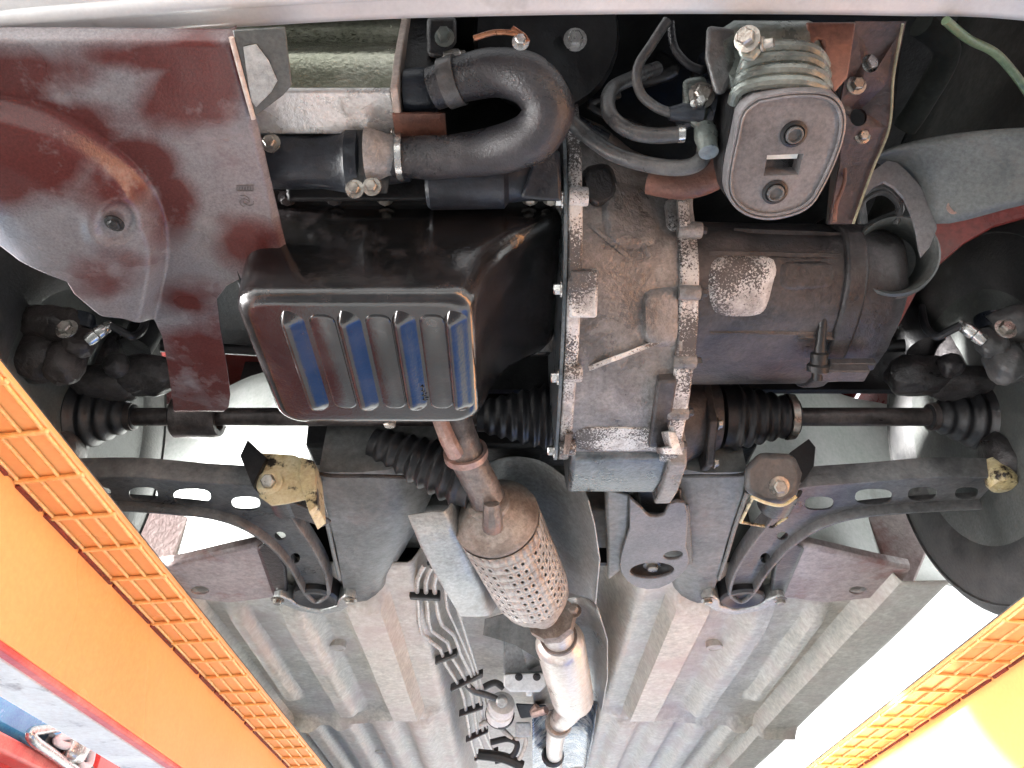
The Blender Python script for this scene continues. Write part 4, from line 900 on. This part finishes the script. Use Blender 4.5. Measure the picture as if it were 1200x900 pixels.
hose([(786, 26, .74), (790, 55, .74), (806, 75, .74), (822, 82, .74)], .004, 'hose')
hose([(1108, 24, .62), (1135, 46, .64), (1166, 62, .66), (1190, 88, .68), (1212, 120, .70)], .0036, 'greenhose', 'green hose in the right wheel arch')
hose([(600, 34, .66), (612, 42, .66), (618, 50, .66)], .003, 'copper')
hose([(555, 45, .66), (580, 38, .66), (605, 40, .66), (615, 50, .66)], .0024, 'copper')
vb = part('valve_block', MB().loft([[PD(x, y, d) for x, y in ((800, 92), (828, 88), (832, 120), (826, 150), (812, 152), (800, 128))] for d in (.70, .74)]), 'greensteel', 'small grey valve with hose stubs', bev=.006, jitter=.002)
part('valve_stub', MB().lathe(PD(784, 133, .70), (1, 0, .05), [(0, .006), (.012, .009), (.02, .008), (.03, .010)], 14), 'darkblue', parent=vb)
part('valve_stub', MB().lathe(PD(826, 150, .705), (0, .2, -1), [(0, .010), (.012, .011), (.02, .009), (.03, .009)], 14), 'greensteel', parent=vb)
hexbolt(PD(822, 112, .695), CAMD, .008, .008, 'bolt', vb)
hexbolt(PD(818, 122, .695), CAMD, .005, .010, 'steel', vb)
part('belly_bar', MB().tube([PD(760, 212, .80), PD(800, 218, .79), (PD(835, 208, .78)), PD(850, 190, .78)], .014, 14), 'rust', 'rusty bar behind the hoses')
part('fan_motor', MB().lathe(PD(640, 45, .84), (0, -.6, -.8), [(-.05, .075), (.0, .08), (.02, .075), (.026, .05), (.036, .03), (.04, .0)], 28), 'dark', 'dark fan motor deep in the bay')
part('bay_box', MB().loft([[PD(x, y, d) for x, y in ((500, 20), (535, 20), (535, 50), (520, 70), (500, 66))] for d in (.70, .76)]), 'dark', 'black box beside the radiator', bev=.004)
hexbolt(PD(674, 47, .78), CAMD, .008, .006, 'steel')
hexbolt(PD(521, 44, .70), CAMD, .006, .012, 'greensteel')
hexbolt(PD(610, 50, .66), CAMD, .005, .008, 'steel')
part('bay_back', MB().box((.22, .93, .90), (.9, .01, .34)), 'dark')
for k in range(9):
    x = random.uniform(660, 840); y = random.uniform(45, 130)
    hose([(x, y, .86), (x + random.uniform(-40, 40), y + random.uniform(10, 30), .84), (x + random.uniform(-60, 60), y + random.uniform(30, 70), .86)], random.uniform(.004, .009), 'darkblue' if k % 2 else 'dark')

# ---- right side: flap, liner, round cup, red inner wing
fr_ = smooth([PD(x, y, d) for x, y, d in ((1016, 188, .80), (1050, 172, .78), (1110, 158, .75), (1200, 150, .71), (1290, 152, .68))], 5)
bk_ = smooth([PD(x, y, d) for x, y, d in ((1040, 196, .82), (1076, 222, .82), (1098, 262, .80), (1200, 240, .75), (1290, 225, .70))], 5)
rows = []
for i in range(9):
    t = i / 8; rows.append([a.lerp(b, t) + V((0, 0, .004 * math.sin(t * 3.1))) for a, b in zip(fr_, bk_)])
fl_ = part('mud_flap', MB().grid(rows), 'flap', 'grey splash flap ahead of the right wheel', solid=.002, ang=60)
part('flap_hole', MB().lathe(PD(1117, 243, .784), CAMD, [(0, .007), (.0006, .007), (.0008, .005), (-.001, .004), (-.001, 0)], 18), 'pinksteel', parent=fl_)
part('flap_arch', MB().holes(smooth([PD(x, y, .80) for x, y in ((1010, 214), (1040, 188), (1062, 200), (1088, 232), (1098, 268), (1080, 300), (1074, 270), (1060, 232), (1036, 212), (1016, 226))], 2), [], V((0, .003, 0))), 'mountplate', parent=fl_)
cup = part('round_cup', MB().lathe(PD(1040, 306, .90), PD(1052, 296, .82) - PD(1034, 308, .90), [(-.03, .0), (-.03, .03), (.0, .040), (.03, .045), (.045, .0455), (.048, .043), (.044, .040), (.02, .037), (.0, .03), (-.01, .0)], 36), 'flap', 'round grey cup beside the gearbox end')
part('cup_band', MB().lathe(PD(1044, 303, .88), PD(1052, 296, .82) - PD(1034, 308, .90), [(0, .040), (.0, .0475), (.012, .0475), (.012, .04)], 36, cap=False), 'frame', parent=cup)
for k in range(3):
    part('coil_wire', MB().tube([PD(1008 + 3 * k, 262, .86), PD(1012, 236 - 6 * k, .85), PD(1034, 226 - 5 * k, .85), PD(1052 + 2 * k, 240, .85), PD(1050, 262, .86)], .003, 8), 'frame')
part('inner_wing', MB().holes([PD(x, y, .95) for x, y in ((1028, 335), (1060, 285), (1095, 245), (1240, 212), (1240, 244), (1200, 254), (1165, 264), (1130, 284), (1100, 310), (1075, 340), (1054, 380), (1044, 368))], [], V((0, .004, 0))), 'redpaint', 'red painted inner wing')
rows = []
for i in range(12):
    y = .30 + .29 * i / 11
    rows.append([V((.42 + .40 * j / 9, y, .70 + .30 * math.sin(math.pi / 2 * j / 9 * .9) * (1 - .5 * i / 11) + .02)) for j in range(10)])
part('arch_liner', MB().grid(rows), 'liner', 'dark wheel arch liner at the upper right', solid=.002, ang=60)
part('liner_rib', MB().tube([PD(1080, 28, .70), PD(1110, 60, .72), PD(1080, 120, .76), PD(1060, 150, .78)], .012, 12), 'liner')
rows = []
for i in range(12):
    y = .30 + .35 * i / 11
    rows.append([V((-.40 - .36 * j / 9, y, .72 + .26 * math.sin(math.pi / 2 * j / 9 * .9))) for j in range(10)])
part('arch_liner', MB().grid(rows), 'liner', 'dark wheel arch liner behind the splash shield', solid=.002, ang=60)

# ================================================================== far machine under the left runway
mc = thing('workshop_machine', (-1.9, 2.2, -1.2), 'blue and red workshop machine with a steel lever at bottom left', 'machine')
part('chassis', MB().box((-2.3, 3.4, -.55), (1.4, 3.0, 1.30)), 'bluepaint', parent=mc, bev=.03)
part('body', MB().box((-2.3, 3.4, .365), (1.42, 3.02, .51)), 'redmachine', parent=mc, bev=.03)
part('rear_body', MB().box((-2.3, 4.05, .85), (1.36, 1.6, .44)), 'redmachine', parent=mc, bev=.03)
part('beam', MB().box((-2.2, 2.52, .86), (1.2, 1.2, .42)), 'bluepaint', parent=mc, bev=.03)
part('beam_lip', MB().box((-1.62, 2.5, .80), (.06, 1.16, .05)), 'bluepaint', parent=mc, bev=.01)
part('ledge', MB().box((-1.57, 2.4, .60), (.10, .9, .05)), 'redworn', parent=mc, bev=.01)
PM = lambda x, y, q=-1.5: PX(x, y, q)
part('lever', MB().tube([PM(70, 852), PM(50, 855), PM(37, 858), PM(40, 868), PM(62, 884), PM(95, 908)], .016, 14, 5), 'steel', 'bright bent steel lever', mc)
part('lever_shadow_bar', MB().tube([PM(46, 862, -1.54), PM(100, 905, -1.54)], .03, 10), 'dark', parent=mc)  # dark tube standing in for the lever's shadow
part('cable', MB().tube([PM(90, 862), PM(72, 864), (PM(66, 868)), PM(76, 874), PM(92, 872)], .013, 12), 'whiteplastic', parent=mc)
part('clamp', MB().lump(PM(88, 876), (.04, .06, .05)).lump(PM(96, 872), (.03, .04, .03)), 'steel', parent=mc, ang=60)
part('hook', MB().tube([PM(108, 880), PM(104, 896), PM(96, 898), PM(92, 888), PM(98, 882)], .014, 12), 'whiteplastic', parent=mc)
